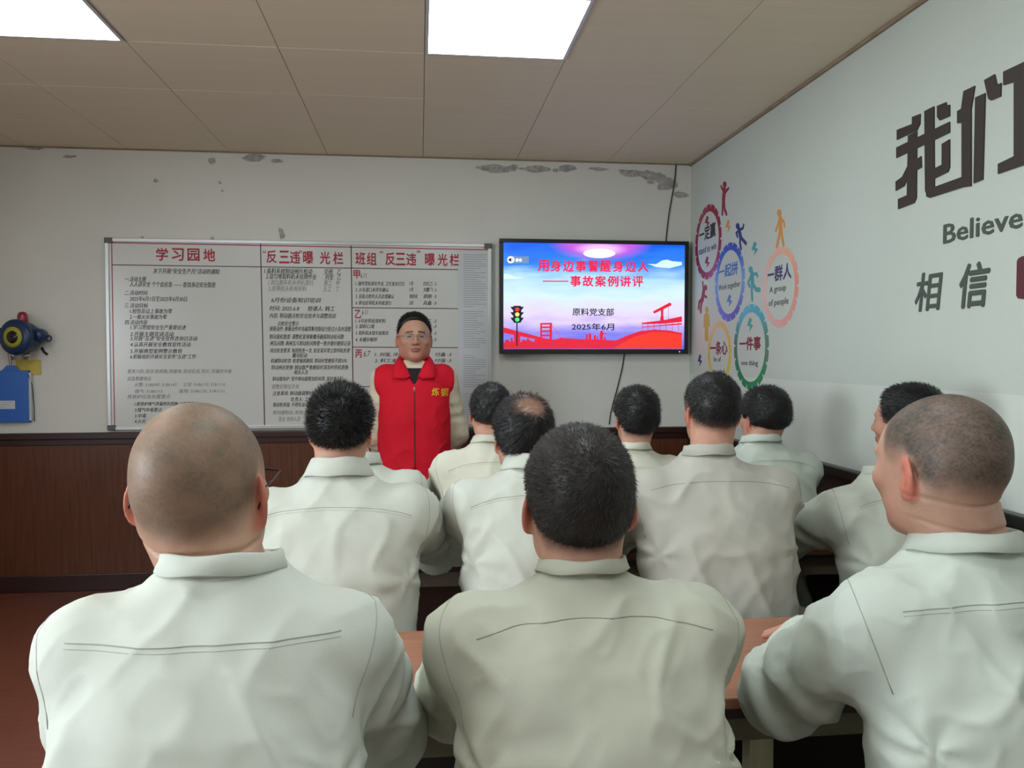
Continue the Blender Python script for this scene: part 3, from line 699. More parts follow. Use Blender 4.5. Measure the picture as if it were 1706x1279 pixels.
def flush_fit():
    bpy.context.view_layer.update(); dg = bpy.context.evaluated_depsgraph_get()
    for name, o, m, parent, rect, frame, ext, off in FIT:
        me = bpy.data.meshes.new_from_object(o.evaluated_get(dg)); me.materials.clear()
        if off > .004:      # bolder strokes: the outline repeated a hair to each side
            bm = bmesh.new(); bm.from_mesh(me); base = me.copy()
            for k, (dx, dy) in enumerate(((1, 0), (-1, 0), (0, 1), (0, -1)) if off > .012 else ((3, 0), (-2, 1))):
                base2 = base.copy(); base2.transform(Matrix.Translation((dx * off * .8, dy * off * .8, -.002 * (k + 1)))); bm.from_mesh(base2); bpy.data.meshes.remove(base2)
            bm.to_mesh(me); bm.free(); bpy.data.meshes.remove(base)
        n = len(me.vertices)
        co = np.empty(n * 3, np.float32); me.vertices.foreach_get('co', co); co = co.reshape(-1, 3)
        lo, hi = co.min(0), co.max(0); u0, u1, v0, v1 = rect
        if v0 is None: k = (u1 - u0) / (hi[0] - lo[0]); mid = v1; v0, v1 = mid - k * (hi[1] - lo[1]) / 2, mid + k * (hi[1] - lo[1]) / 2
        U = u0 + (co[:, 0] - lo[0]) / (hi[0] - lo[0]) * (u1 - u0); V = v0 + (co[:, 1] - lo[1]) / (hi[1] - lo[1]) * (v1 - v0); W_ = (co[:, 2] - lo[2]) / (hi[2] - lo[2]) * ext
        P_ = np.stack(frame(U, V, W_), 1).astype(np.float32); me.vertices.foreach_set('co', P_.ravel()); me.update(); link(name, me, m, parent)
    for t_ in FIT:
        c = t_[1].data; bpy.data.objects.remove(t_[1]); bpy.data.curves.remove(c)
    FIT.clear()
bframe = lambda U, V, W_: (U, 0 * U + (BY - bc.y) - W_ - .0002, V)
def btext(name, s, px0, px1, py0, py1, m, off=0.0, shear=0.0):
    a = at(px0, py1, Y=BY); b = at(px1, py0, Y=BY); fit_text(name, s, m, bt, None, (a.x - bc.x, b.x - bc.x, a.z - bc.z, b.z - bc.z), bframe, off, .0006, shear)
for i, ch in enumerate('学习园地'): btext('heading_character', ch, 260 + i * 26.2, 280 + i * 26.2, 413 + i * .4, 434 + i * .4, REDI, .028)
for i, (ch, x) in enumerate(zip('反三违曝光栏', (444, 465, 483, 505, 533, 555))): btext('heading_character', ch, x, x + 17, 417 + i * .5, 438 + i * .5, REDI, .028)
for i, (ch, x) in enumerate(zip('班组反三违曝光栏', (592, 611, 642, 659, 677, 708, 729, 749))): btext('heading_character', ch, x, x + 16.5, 420 + i * .4, 441 + i * .3, REDI, .028)
for ch, x in (('“', 438), ('”', 498), ('“', 633), ('”', 695)): btext('quotation_mark', ch, x, x + 5, 417, 422, REDI, .02)
for ch, x, y in (('甲', 589, 450), ('乙', 591, 516), ('丙', 592, 582), ('丁', 592, 648)): btext('shift_character', ch, x, x + 11, y, y + 14, REDI, .03)
L1 = [('关于开展“安全生产月”活动的通知', 255, 366, 448), ('一.活动主题', 208, 244, 461), ('人人讲安全 个个会应急 —— 查找身边安全隐患', 216, 359, 470), ('二.活动时间', 207, 246, 484), ('2025年6月1日至2025年6月30日', 216, 312, 494), ('三.活动目标', 207, 247, 505), ('1.轻伤及以上事故为零', 216, 287, 514.5), ('2.一般火灾事故为零', 216, 278, 524), ('四.活动内容', 208, 246, 533), ('1.学习贯彻安全生产重要论述', 217, 310, 541.5), ('2.开展主题宣讲活动', 217, 290, 552.5), ('3.开展“五进”安全宣传咨询日活动', 217, 329, 560), ('4.认真开展安全教育宣传活动', 217, 318, 570), ('5.开展典型案例警示教育', 217, 304, 581), ('6.积极组织开展安全宣传“五进”工作', 217, 327, 590)]
for s, a, b, y in L1: btext('handwriting', s, a, b, y - .2, y + 7.6, INK, .008, .2)
L2 = [('夏季六防: 防洪 防坍塌, 防雷电, 防泥石流, 防火, 防暑防中毒', 212, 386, 615), ('应急救援电话', 212, 252, 627), ('火警: 5186047, 5186147,     公安: 5186110, 5181110;', 224, 376, 637), ('煤气: 5186113,            医院: 5186120, 5181131,', 224, 376, 648), ('炼铁炉应急处置要点', 212, 284, 657), ('1.炼铁炉煤气泄漏停风措施; 2.冲渣停水;', 224, 330, 669), ('3.煤气中毒要点', 224, 270, 679), ('3.中毒', 224, 244, 689), ('4.火灾', 224, 243, 698)]
for i, (s, a, b, y) in enumerate(L2): btext('handwriting', s, a, b, y - .2, y + 7.2, INK2 if i < 5 else INK, .0 if i < 5 else .008, .2)
L3 = [('1.备料系统制动闸片松动         交班   乙', 440, 568, 448, INK), ('2.混匀堆取料机未挂牌作业       刘宝   乙', 443, 568, 457, INK), ('1.岗位翻车机未停机清扫         黄工   甲', 447, 566, 467, INK2), ('2.皮带机头轮有积料             王工   丁', 447, 566, 477, INK2), ('6月份设备知识培训', 452, 535, 496, INK), ('时间: 2025.6.8      授课人: 韩工', 449, 558, 510, INK), ('内容: 制动器点检安全技术与调整培训', 449, 560, 522, INK), ('点检安全警示', 462, 498, 535, INK), ('弹簧动作: 弹簧动作时电磁铁断电制动力矩过小及时调整', 449, 585, 544, INK), ('制动器松脱度: 调整松紧弹簧螺母确保制动轮间隙', 449, 573, 557, INK), ('闸瓦间隙: 两闸瓦与制动轮间隙要一致并做好磨损记录', 450, 584, 568, INK), ('岗位检查要求: 每班检查一次, 如发现异常立即停机处理', 450, 583, 580, INK), ('螺母松动', 487, 512, 588, INK), ('机械制动检查: 检查轴销磨损, 制动衬垫磨损不超50%', 451, 578, 597, INK), ('制动闸皮更换: 制动器严重磨损时须及时停机更换', 452, 580, 608, INK), ('相关人员', 490, 513, 616, INK), ('制动器保护: 室外制动器要加防雨罩, 保护液压缸', 454, 572, 627, INK), ('调整好限位开关', 453, 498, 640, INK2), ('注意事项: 制动器调整时应先停机挂牌', 454, 560, 651, INK), ('负责人: 工作班组长', 484, 540, 661, INK), ('制动轮表面: 不得有油污或裂纹', 455, 530, 670, INK), ('制动器制动, 检查, 制动力矩', 455, 535, 683, INK2), ('签名: 检修人员', 464, 500, 694, INK2)]
for s, a, b, y, m in L3: btext('handwriting', s, a, b, y - .2, y + 7.8, m, .008 if m is INK else 0, .2)
L4 = [('6.11', 601, 611, 455, 8), ('6.11', 603, 613, 516, 8), ('6.7', 606, 617, 584, 10), ('6.11', 604, 616, 648, 10)]
for s, a, b, y, h in L4: btext('handwriting', s, a, b, y, y + h, INK, .0, .25)
rows = [(469, '1. 操作室标准化作业, 卫生差未打扫', '1号', '付红乙 -3'), (479, '2. 火车道口未停车确认', '1号', '刘鹏飞 -3'), (490, '3. 设备点检时人员走错确认', '堆取料机', '郭刚 -3'), (501, '4. 移动皮带机未停就清扫', '皮带', '高鑫 -3'), (531, '1. 6号皮带尾部积料', '翻车机', '赵工 -2'), (540, '2. 卸料口堵', '皮带', '张工 -3'), (551, '3. 取料机未锁车就离岗', '皮带', '孙工 -3'), (562, '4. 未戴好帽带', '堆机', '周工 -3')]
for y, s, b_, c_ in rows:
    btext('handwriting', s, 592, 592 + min(82, len(s) * 4.6), y, y + 7, INK, .008, .2); btext('handwriting', b_, 682, 682 + len(b_) * 3.4, y, y + 7, INK, .008, .2); btext('handwriting', c_, 705, 727, y, y + 7, INK, .008, .2)
for y, s in ((587, '1. 刘强, 冲渣水泵              付鑫 -3'), (597, '2. 料工未戴手套              付强 -3'), (612, '3. 料口积料'), (622, '4. 皮带跑偏')): btext('handwriting', s, 624, 752 if y < 600 else 660, y, y + 7, INK, .008, .2)
# printed sheets taped on the board's right edge
PAPER = mat('paper', (206, 209, 212), rough=.8); PTX = mat('print_grey', (150, 152, 156), rough=.8)
for i, (y0, y1, lb) in enumerate(((418, 516, 'topmost printed sheet taped at the right end of the whiteboard'), (512, 585, 'second printed sheet from the top at the right end of the whiteboard'), (585, 649, 'third printed sheet from the top at the right end of the whiteboard'), (649, 712, 'lowest printed sheet at the right end of the whiteboard, behind the presenter'))):
    a = at(764, y1, Y=BY); b = at(817 - i * .3, y0, Y=BY); yb = BY - .0065 + .0012 * i
    t = tag(box('paper_sheet', Vector((a.x, yb - .0006, a.z)) , Vector((b.x, yb + .0002, b.z)), PAPER), lb, 'paper', 'printed sheets on the whiteboard')
    parts = []
    for k in range(int((b.z - a.z) / .014) - 2):
        z = b.z - .028 - .014 * k; x1_ = b.x - .02 - .09 * rs.random() ** 2
        parts.append(prism([(a.x + .03, z), (x1_, z), (x1_, z + .0032), (a.x + .03, z + .0032)], lambda u, v, w_: (u, yb - .0006 - w_, v), .0003))
    vs, fs = join(parts); link('printed_lines', meshpy(vs, fs), PTX, t)

# ---------------------------------------------------------------- television
TY = D - .075
A_ = at(832, 589.5, Y=TY); B_ = at(1148, 402, Y=TY); tx0, tz0, tx1, tz1 = A_.x, A_.z, B_.x, B_.z
TVB = mat('tv_black', (16, 20, 24), rough=.25, spec=.6)
tv = thing('television', 'wall-mounted black television showing a blue and red title slide', 'television', ((tx0 + tx1) / 2, D, tz0)); tc_ = tv.location.copy()
def TB(name, a, b, m, bev=0, par=None): return box(name, Vector(a) - tc_, Vector(b) - tc_, m, par or tv, bev)
sx0, sx1, sz0, sz1 = tx0 + .026, tx1 - .026, tz0 + .030, tz1 - .024
TB('back_case', (tx0 + .004, TY + .010, tz0 + .004), (tx1 - .004, D - .03, tz1 - .004), TVB, .01)
for a, b in (((tx0, tz0), (tx1, sz0)), ((tx0, sz1), (tx1, tz1)), ((tx0, sz0), (sx0, sz1)), ((sx1, sz0), (tx1, sz1))): TB('bezel', (a[0], TY, a[1]), (b[0], TY + .03, b[1]), TVB, .003)
TB('wall_mount', (tx0 + .45, D - .03, tz0 + .2), (tx1 - .45, D - .001, tz1 - .2), mat('mount_metal', (50, 50, 52), rough=.5))
TB('power_light', (tx1 - .06, TY - .001, tz0 + .012), (tx1 - .055, TY + .002, tz0 + .017), mat('led_white', (220, 230, 255), emit=1.5))
SY = TY + .006
# picture on the screen: emissive, a flat display
m = bpy.data.materials.new('screen_picture'); m.use_nodes = True; nt = m.node_tree; N_ = nt.nodes; Lk = nt.links; bs_ = N_['Principled BSDF']
bs_.inputs['Base Color'].default_value = (0, 0, 0, 1); bs_.inputs['Roughness'].default_value = .3
tcn = N_.new('ShaderNodeTexCoord'); sep = N_.new('ShaderNodeSeparateXYZ'); Lk.new(tcn.outputs['Generated'], sep.inputs[0])
no = N_.new('ShaderNodeTexNoise'); no.inputs['Scale'].default_value = 3; no.inputs['Detail'].default_value = 4; mp_ = N_.new('ShaderNodeMapping'); mp_.inputs['Scale'].default_value = (1.2, 1, 3.5); Lk.new(tcn.outputs['Generated'], mp_.inputs[0]); Lk.new(mp_.outputs[0], no.inputs[0])
ma = N_.new('ShaderNodeMath'); ma.operation = 'MULTIPLY_ADD'; ma.inputs[1].default_value = .34; Lk.new(no.outputs[0], ma.inputs[0]); ad = N_.new('ShaderNodeMath'); ad.operation = 'SUBTRACT'; Lk.new(sep.outputs[2], ad.inputs[0]); ad.inputs[1].default_value = .17; Lk.new(ad.outputs[0], ma.inputs[2])
cr = N_.new('ShaderNodeValToRGB'); Lk.new(ma.outputs[0], cr.inputs[0]); e_ = cr.color_ramp.elements
stops = [(0, (60, 90, 220)), (.16, (150, 140, 235)), (.32, (222, 205, 240)), (.50, (208, 232, 252)), (.66, (170, 214, 250)), (.82, (50, 130, 235)), (1.0, (10, 90, 225))]
e_[0].position = 0; e_[0].color = srgb(stops[0][1]); e_[1].position = 1; e_[1].color = srgb(stops[-1][1])
for p_, c_ in stops[1:-1]: x_ = e_.new(p_); x_.color = srgb(c_)
def radial(prev, cx, cz, sx_, sz_, col, r0, r1):
    v = N_.new('ShaderNodeMapping'); v.inputs['Location'].default_value = (-cx * sx_, 0, -cz * sz_); v.inputs['Scale'].default_value = (sx_, 0, sz_); Lk.new(tcn.outputs['Generated'], v.inputs[0])
    ln = N_.new('ShaderNodeVectorMath'); ln.operation = 'LENGTH'; Lk.new(v.outputs[0], ln.inputs[0]); mr = N_.new('ShaderNodeMapRange'); mr.inputs[1].default_value = r1; mr.inputs[2].default_value = r0; Lk.new(ln.outputs[1], mr.inputs[0]); mr.interpolation_type = 'SMOOTHSTEP'
    mx = N_.new('ShaderNodeMix'); mx.data_type = 'RGBA'; Lk.new(mr.outputs[0], mx.inputs[0]); Lk.new(prev, mx.inputs[6]); mx.inputs[7].default_value = srgb(col); return mx.outputs[2]
s_ = radial(cr.outputs[0], .53, 1.0, 1, 1.7, (196, 90, 220), .14, .30); s_ = radial(s_, .53, .95, 1, 2.2, (235, 190, 245), .05, .17)
Lk.new(s_, bs_.inputs['Emission Color']); bs_.inputs['Emission Strength'].default_value = .92
scr = TB('screen', (sx0, SY, sz0), (sx1, SY + .01, sz1), m)
def tvp(u, v): p_ = at(820 + u / 4.874, 380 + v / 4.874, Y=SY); return (p_.x - tc_.x, p_.z - tc_.z)
def tvm(name, c, e=.8): return mat('tv_' + name, c, emit=e, rough=.3)
def tvpoly(name, pts, m_, lift, conv=True):
    vs, fs = prism([tvp(*p_) for p_ in pts], lambda u, v, w_: (u, SY - tc_.y - lift - w_, v), .0002); return link(name, meshpy(vs, fs), m_, scr)
def tvpolys(name, L_, m_, lift):
    vs, fs = join([prism([tvp(*p_) for p_ in pts], lambda u, v, w_: (u, SY - tc_.y - lift - i * 1e-6 - w_, v), .0002) for i, pts in enumerate(L_)]); return link(name, meshpy(vs, fs), m_, scr)
RD = tvm('red', (206, 28, 52), .75); RD2 = tvm('red_hill', (222, 52, 40), .75); WH = tvm('white', (240, 246, 255), .85); NV = tvm('navy', (16, 24, 44), .5)
tvpoly('red_ground', [(92, 978), (92, 935), (130, 905), (150, 925), (200, 908), (230, 925), (300, 905), (330, 925), (360, 905), (500, 905), (560, 890), (700, 900), (900, 905), (1000, 912), (1100, 870), (1200, 835), (1320, 822), (1440, 830), (1540, 850), (1540, 978)], RD, .0004)
tvpoly('red_hill', [(980, 978), (1060, 930), (1160, 880), (1280, 845), (1400, 842), (1540, 866), (1540, 978)], RD2, .0007)
br = [[(92, 805), (300, 860), (470, 905), (470, 925), (290, 890), (92, 850)], [(175, 840), (228, 850), (228, 960), (180, 960)], [(390, 770), (404, 770), (404, 930), (390, 930)], [(466, 768), (486, 768), (486, 930), (466, 930)]] + [[(390, y), (486, y - 2), (486, y + 12), (390, y + 14)] for y in (770, 798, 830, 865, 900)] + [[(486, 790), (490, 790), (575, 905), (570, 905)]]
tvpolys('suspension_bridge', br, RD, .0010)
for k, (x, y, w_) in enumerate(((105, 905, 30), (150, 890, 18), (240, 905, 30), (280, 895, 20), (345, 898, 16), (760, 860, 16), (782, 856, 22), (825, 868, 18), (850, 880, 10), (875, 860, 22), (905, 885, 16))):
    tvpoly('skyline_building', [(x, y), (x + w_, y), (x + w_, 940), (x, 940)], RD, .0012 + k * 1e-6)
tvpoly('skyline_statue', [(872, 870), (880, 832), (895, 832), (902, 850), (930, 852), (930, 857), (902, 858), (898, 890), (872, 890)], RD, .0014)
tvpolys('observation_bridge', [[(1307, 675), (1440, 604), (1455, 612), (1453, 628), (1318, 692), (1308, 688)], [(1368, 650), (1392, 640), (1388, 700), (1394, 752), (1362, 752), (1370, 700)], [(1216, 768), (1400, 745), (1540, 715), (1540, 760), (1400, 775), (1216, 780)], [(1216, 800), (1540, 770), (1540, 782), (1216, 806)]] + [[(x, 760), (x + 4, 760), (x + 4, 835), (x, 835)] for x in (1216, 1262, 1310, 1360, 1410, 1460, 1510)] + [[(1430, 640), (1433, 640), (1433, 750), (1430, 750)]], RD, .0013)
tvpolys('traffic_light_post', [[(196, 768), (206, 768), (206, 955), (196, 955)]], NV, .0016)
tvpoly('traffic_light_head', [(175, 630), (230, 630), (236, 640), (236, 760), (225, 768), (180, 768), (170, 760), (170, 640)], NV, .0018)
tvpolys('traffic_light_hood', [[(148, y), (258, y), (245, y + 18), (236, y + 28), (170, y + 28), (160, y + 20)] for y in (638, 682, 726)], NV, .0017)
for nm, y, c_ in (('red_lamp', 660, (220, 40, 60)), ('amber_lamp', 700, (240, 200, 80)), ('green_lamp', 742, (70, 210, 110))): tvpoly(nm, [(203 + 18 * math.cos(k * .5236), y + 17 * math.sin(k * .5236)) for k in range(12)], tvm(nm, c_, .9), .0022)
tvpoly('volume_bar', [(125, 228), (297, 228), (297, 285), (125, 285)], tvm('grey', (110, 140, 180), .6), .0004)
tvpoly('volume_disc', [(151 + 29 * math.cos(k * .3142), 256 + 28 * math.sin(k * .3142)) for k in range(20)], WH, .0008)
tvpolys('speaker_icon', [[(133, 248), (143, 248), (156, 238), (156, 275), (143, 266), (133, 266)], [(160, 246), (164, 244), (169, 256), (164, 268), (160, 266), (164, 256)]], NV, .0012)
tvpoly('bright_ellipse', [(870 + 130 * math.cos(k * .2618), 205 + 38 * math.sin(k * .2618)) for k in range(24)], tvm('pale', (226, 226, 250), .85), .0003)
tvpolys('cloud', [[(1260, 290), (1330, 292), (1380, 262), (1420, 255), (1460, 268), (1540, 275), (1540, 300), (1440, 325), (1330, 315), (1300, 302)]], tvm('cloud', (190, 215, 248), .85), .0003)
tvpolys('cloud', [[(95, 370), (130, 372), (180, 392), (260, 402), (190, 412), (95, 412)]], tvm('cloud', (190, 215, 248), .85), .0003)
tframe = lambda U, V, W_: (U, 0 * U + (SY - tc_.y) - .0014 - W_, V)
def tvt(name, s, u0, u1, v0, v1, m_, off=.02):
    a = tvp(u0, v1); b = tvp(u1, v0); fit_text(name, s, m_, scr, None, (a[0], b[0], a[1], b[1]), tframe, off, .0004)
TR = tvm('title_red', (214, 26, 70), .8)
for i, ch in enumerate('用身边事警醒身边人'): tvt('title_character', ch, 371 + i * 101.2, 460 + i * 101.2, 258 + i * .8, 352 + i * .6, TR, .034)
for i, ch in enumerate('事故案例讲评'): tvt('title_character', ch, 632 + i * 101, 722 + i * 101, 385 + i * .8, 474 + i * .6, TR, .034)
tvpoly('title_dash', [(410, 426), (618, 427), (618, 436), (410, 435)], TR, .0015)
tvt('subtitle_text', '原料党支部', 651, 988, 650, 710, NV, .02); tvt('date_text', '2025年6月', 645, 990, 772, 828, NV, .02); tvt('mute_text', '静音', 190, 242, 246, 272, WH, .01)

# ---------------------------------------------------------------- cables
CBL = mat('black_cable', (18, 18, 18), rough=.5)
def cable(label, px, Y=D - .006, r=.0035):
    pts = [at(x, y, Y=Y) for x, y in px]; sp = []
    for i in range(len(pts) - 1):
        p0, p1, p2, p3 = pts[max(i - 1, 0)], pts[i], pts[i + 1], pts[min(i + 2, len(pts) - 1)]
        for k in range(6):
            t = k / 6; sp.append(.5 * ((2 * p1) + (p2 - p0) * t + (2 * p0 - 5 * p1 + 4 * p2 - p3) * t * t + (3 * p1 - p0 - 3 * p2 + p3) * t ** 3))
    sp.append(pts[-1]); o = tube('cable', sp, r, CBL); return tag(o, label, 'cable')
cable('thin black cable running from the ceiling corner down to the television', [(1126, 274), (1124, 300), (1119, 330), (1114, 360), (1109, 404)])
cable('thin black cable hanging from the television down to the dado rail', [(1040, 588), (1037, 610), (1030, 640), (1022, 670), (1017, 690), (1015, 707)])
cable('thick black cable entering the gas detector from the left edge', [(-60, 548), (-20, 548), (10, 549)], D - .06, .009)

# ---------------------------------------------------------------- gas detector and folder on the left
DB = mat('detector_blue', (28, 52, 92), rough=.35, spec=.5); DR = mat('beacon_red', (150, 20, 50), rough=.3, coat=.5); DY = mat('ring_yellow', (170, 165, 50), rough=.5); DG = mat('window_dark', (36, 34, 36), rough=.15); DS = mat('steel', (190, 190, 186), rough=.3, metal=.8)
dc = at(39, 562, Y=D - .07); gd = thing('gas_detector', 'dark blue round gas detector with red beacon on the left of the wall', 'detector', (dc.x, D, dc.z)); Mf = Matrix.Translation((0, -.10, 0)) @ Matrix.Rotation(math.radians(-16), 4, 'Z') @ Matrix.Rotation(math.pi / 2, 4, 'X')
lathe('housing', [(.02, -.085), (.070, -.08), (.088, -.05), (.092, -.02), (.092, .015), (.102, .018), (.104, .045), (.094, .058), (.060, .062)], DB, gd, 32, Mf)
lathe('yellow_ring', [(.036, .058), (.060, .058), (.060, .0655), (.036, .066)], DY, gd, 32, Mf); lathe('display_window', [(.002, .058), (.037, .060), (.036, .068), (.002, .069)], DG, gd, 24, Mf)
lathe('red_beacon', [(.028, .085), (.030, .10), (.027, .13), (.020, .146), (.006, .150)], DR, gd, 20, Matrix.Translation((.0, -.075, 0)))
for a in (-.05, .02): lathe('cable_gland', [(.016, -.132), (.018, -.13), (.018, -.115), (.022, -.113), (.022, -.098), (.017, -.096), (.017, -.075)], DS, gd, 8, Matrix.Translation((a + .0, -.075, 0)))
lathe('side_boss', [(.02, -.05), (.042, -.04), (.046, .02), (.036, .045)], DB, gd, 20, Matrix.Translation((.078, -.06, .01)) @ Matrix.Rotation(math.pi / 2, 4, 'X'))
pts = [Vector((.135 + .016 * math.cos(k * .5236), -.06, -.005 + .016 * math.sin(k * .5236))) for k in range(13)]; tube('lifting_eye', pts, .005, DB, gd)
tube('small_lever', [Vector((.10, -.07, -.06)), Vector((.115, -.075, -.085)), Vector((.135, -.08, -.10))], .008, CBL, gd)
box('wall_bracket', (-.06, -.03, -.07), (.06, -.001, .07), DS, gd, .004)
a = at(26, 624, Y=D - .012); b = at(67, 599, Y=D - .012)
yt = tag(box('tag_card', (a.x, D - .006, a.z), (b.x, D - .004, b.z), mat('yellow_card', (206, 184, 84), rough=.6, noise=.1, nscale=30)), 'small yellow card on the wall just below the gas detector', 'card')
a = at(-45, 704, Y=D - .03); b = at(47, 617, Y=D - .03)
fd = thing('hanging_folder', 'bright blue hanging plastic folder on the wall at the left edge', 'folder', ((a.x + b.x) / 2, D, a.z)); fw = (b.x - a.x) / 2; fh = b.z - a.z
BLU = mat('folder_blue', (36, 100, 190), rough=.35, spec=.5)
box('cover', (-fw, -.034, 0), (fw, -.028, fh), BLU, fd, .003); box('back_cover', (-fw, -.008, 0), (fw, -.002, fh), BLU, fd, .002); box('papers', (-fw + .01, -.026, .01), (fw + .012, -.010, fh - .012), PAPER, fd)
tube('elastic_cord', [Vector((fw - .01, -.03, fh + .002)), Vector((fw + .016, -.02, fh * .72)), Vector((fw + .024, -.018, fh * .3)), Vector((fw + .024, -.018, .004))], .0022, mat('cord_dark', (30, 40, 70), rough=.6), fd)
box('label', (-.08, -.0352, fh * .26), (fw - .075, -.034, fh * .42), mat('label_white', (205, 208, 212), rough=.6), fd)
for k in range(3): box('label_text', (fw - .15, -.0356, fh * (.38 - .04 * k)), (fw - .09 - .02 * k, -.0352, fh * (.386 - .04 * k)), PTX, fd)
hx_ = at(18, 610, Y=D - .03).x - fd.location.x
vs, fs = prism([(hx_ - .05, fh), (hx_ + .05, fh), (hx_ + .022, fh + .03), (hx_ - .022, fh + .03)], lambda u, v, w_: (u, -.028 - w_, v), .006); link('hanger_tab', meshpy(vs, fs), BLU, fd)
tube('hanging_string', [Vector((hx_ - .004, -.031, fh + .028)), Vector((hx_ - .012, -.04, fh + .12))], .0016, CBL, fd); tube('hanging_string', [Vector((hx_ + .004, -.031, fh + .028)), Vector((hx_ + .006, -.04, fh + .12))], .0016, CBL, fd)

# ---------------------------------------------------------------- right wall: letters, gears, figures
rp = lambda px, py: (lambda p_: (-p_.y, p_.z))(at(px, py, X=XR))
def rthing(name, label, cat, parts, m, th, group=None):
    """parts: polygons in wall coordinates (u = -y, v = z); the object's origin is on the wall"""
    us = [p_[0] for q in parts for p_ in q]; vs_ = [p_[1] for q in parts for p_ in q]; ou, ov = sum(us) / len(us), min(vs_)
    vs, fs = join([prism([(p_[0] - ou, p_[1] - ov) for p_ in q], lambda u, v, w_: (-w_, -u, v), th + i * 1e-5) for i, q in enumerate(parts)])
    o = link(name, meshpy(vs, fs), m); o.location = (XR, -ou, ov)
    if label: tag(o, label, cat, group)
    return o
c5 = lambda L_: [rp(1400 + u / 2.559, 60 + v / 2.559) for u, v in L_]; c4 = lambda L_: [rp(1140 + u / 3.554, 290 + v / 3.554) for u, v in L_]
LET = mat('letter_dark', (60, 52, 48), rough=.45, spec=.4)
wo = [[(245, 400), (310, 375), (310, 345), (345, 332), (343, 375), (330, 402), (245, 443)], [(243, 475), (470, 365), (470, 412), (243, 520)], [(293, 425), (330, 405), (328, 690), (318, 712), (250, 738), (250, 695), (288, 678)],
      [(240, 620), (268, 600), (290, 555), (348, 512), (350, 560), (297, 590), (275, 640), (240, 660)], [(363, 320), (403, 300), (405, 655), (375, 682), (366, 660)], [(400, 645), (524, 600), (557, 590), (557, 637), (525, 645), (385, 690), (370, 683), (372, 660)], [(437, 460), (470, 440), (470, 560), (462, 580), (405, 608), (403, 565), (437, 548)], [(417, 298), (455, 282), (456, 295), (470, 293), (470, 342), (428, 360), (417, 345)]]
rthing('raised_letter', 'large dark raised Chinese character 我 high on the right wall', 'lettering', [c5(q) for q in wo], LET, .005)
me_ = [[(530, 235), (578, 212), (562, 310), (562, 640), (522, 645), (522, 370), (503, 372), (503, 320), (520, 310)], [(580, 262), (622, 243), (612, 612), (573, 628)], [(618, 188), (662, 163), (672, 208), (690, 200), (688, 258), (648, 275), (636, 268)], [(700, 152), (815, 98), (815, 175), (700, 210)], [(745, 140), (815, 98), (815, 540), (745, 560)], [(677, 545), (760, 505), (815, 490), (815, 540), (677, 588)]]
rthing('raised_letter', 'large dark raised Chinese character 们 cut by the right edge of the photo', 'lettering', [c5(q) for q in me_], LET, .005)
def rtext(name, s, u0, u1, v0, v1, m_, conv, off=.0, ext=.001, label=None, cat=None, group=None, parent=None, shear=0, lift=0):
    """v0, v1 measured at the left edge u0"""
    a = conv([(u0, v1)])[0]; b = conv([(u0, v0)])[0]; e = conv([(u1, (v0 + v1) / 2)])[0]
    if parent is None:
        par = bpy.data.objects.new(name, None); COL.objects.link(par); par.location = (XR, -a[0], a[1]); tag(par, label, cat, group)
    else: par = parent
    L_ = par.location
    fit_text('letters' if parent is None else name, s, m_, par, None, (a[0] + L_.y, e[0] + L_.y, a[1] - L_.z, b[1] - L_.z), lambda U, V, W_: (-W_ - lift, -U, V), off, ext, shear)
GRN = mat('letter_grey_green', (78, 86, 78), rough=.6)
rtext('wall_word', 'Believe', 440, 778, 805, 888, GRN, c5, .018, .003, 'dark grey-green English word Believe on the right wall', 'lettering')
rtext('wall_character', '相', 318, 437, 1015, 1178, GRN, c5, .02, .003, 'brush-style Chinese character 相, the left one below the word Believe', 'lettering', shear=.12)
rtext('wall_character', '信', 507, 640, 975, 1165, GRN, c5, .03, .003, 'brush-style Chinese character 信 between 相 and the maroon block', 'lettering', shear=.12)
rthing('seal_block', 'dark maroon rounded block cut by the right edge beside 信', 'lettering', [c5([(756, 960), (762, 948), (775, 940), (900, 905), (915, 915), (915, 1060), (905, 1075), (780, 1121), (760, 1118), (753, 1105)])], mat('maroon', (92, 44, 50), rough=.6), .003)
def gear(label, cu, cv, vt, vb, cols, n=18, thick=.19, texts=(), tm=None):
    a = c4([(cu, vt)])[0]; b = c4([(cu, vb)])[0]; c = c4([(cu, (vt + vb) / 2)])[0]; Rg = (a[1] - b[1]) / 2
    t = thing('gear_emblem', label, 'wall sticker', (XR, -c[0], c[1] ), 0, 'gear wall stickers'); vs = []; cs = []; fs = []; st = n * 8
    for i in range(st):
        th = 2 * math.pi * i / st; notch = (i % 8) >= 7; ro = Rg * (.885 if notch else 1)
        for r_ in (Rg * (1 - thick), ro):
            for w_ in (0, .0012): vs.append((-w_, -math.cos(th) * r_, math.sin(th) * r_))
        f = (th / (2 * math.pi) * len(cols)); k = int(f) % len(cols); g_ = f - int(f); g_ = g_ * g_ * (3 - 2 * g_); cc = [cols[k][q] * (1 - g_) + cols[(k + 1) % len(cols)][q] * g_ for q in range(3)]
        cs += [srgb(cc)[:3]] * 4
    for i in range(st):
        j = (i + 1) % st; A, B = i * 4, j * 4
        fs += [(A + 1, B + 1, B + 3, A + 3), (A + 2, A + 3, B + 3, B + 2), (A, B, B + 1, A + 1)]
    me = meshpy(vs, fs); at_ = me.color_attributes.new('Col', 'FLOAT_COLOR', 'POINT')
    for i, c_ in enumerate(cs): at_.data[i].color = (*c_, 1)
    link('gear_ring', me, mat('gear_paint', (255, 255, 255), rough=.6, attr='Col'), t)
    for nm, s, r_, m_, off in texts: rtext(nm, s, *r_, m_, c4, off, .001, parent=t)
    return t
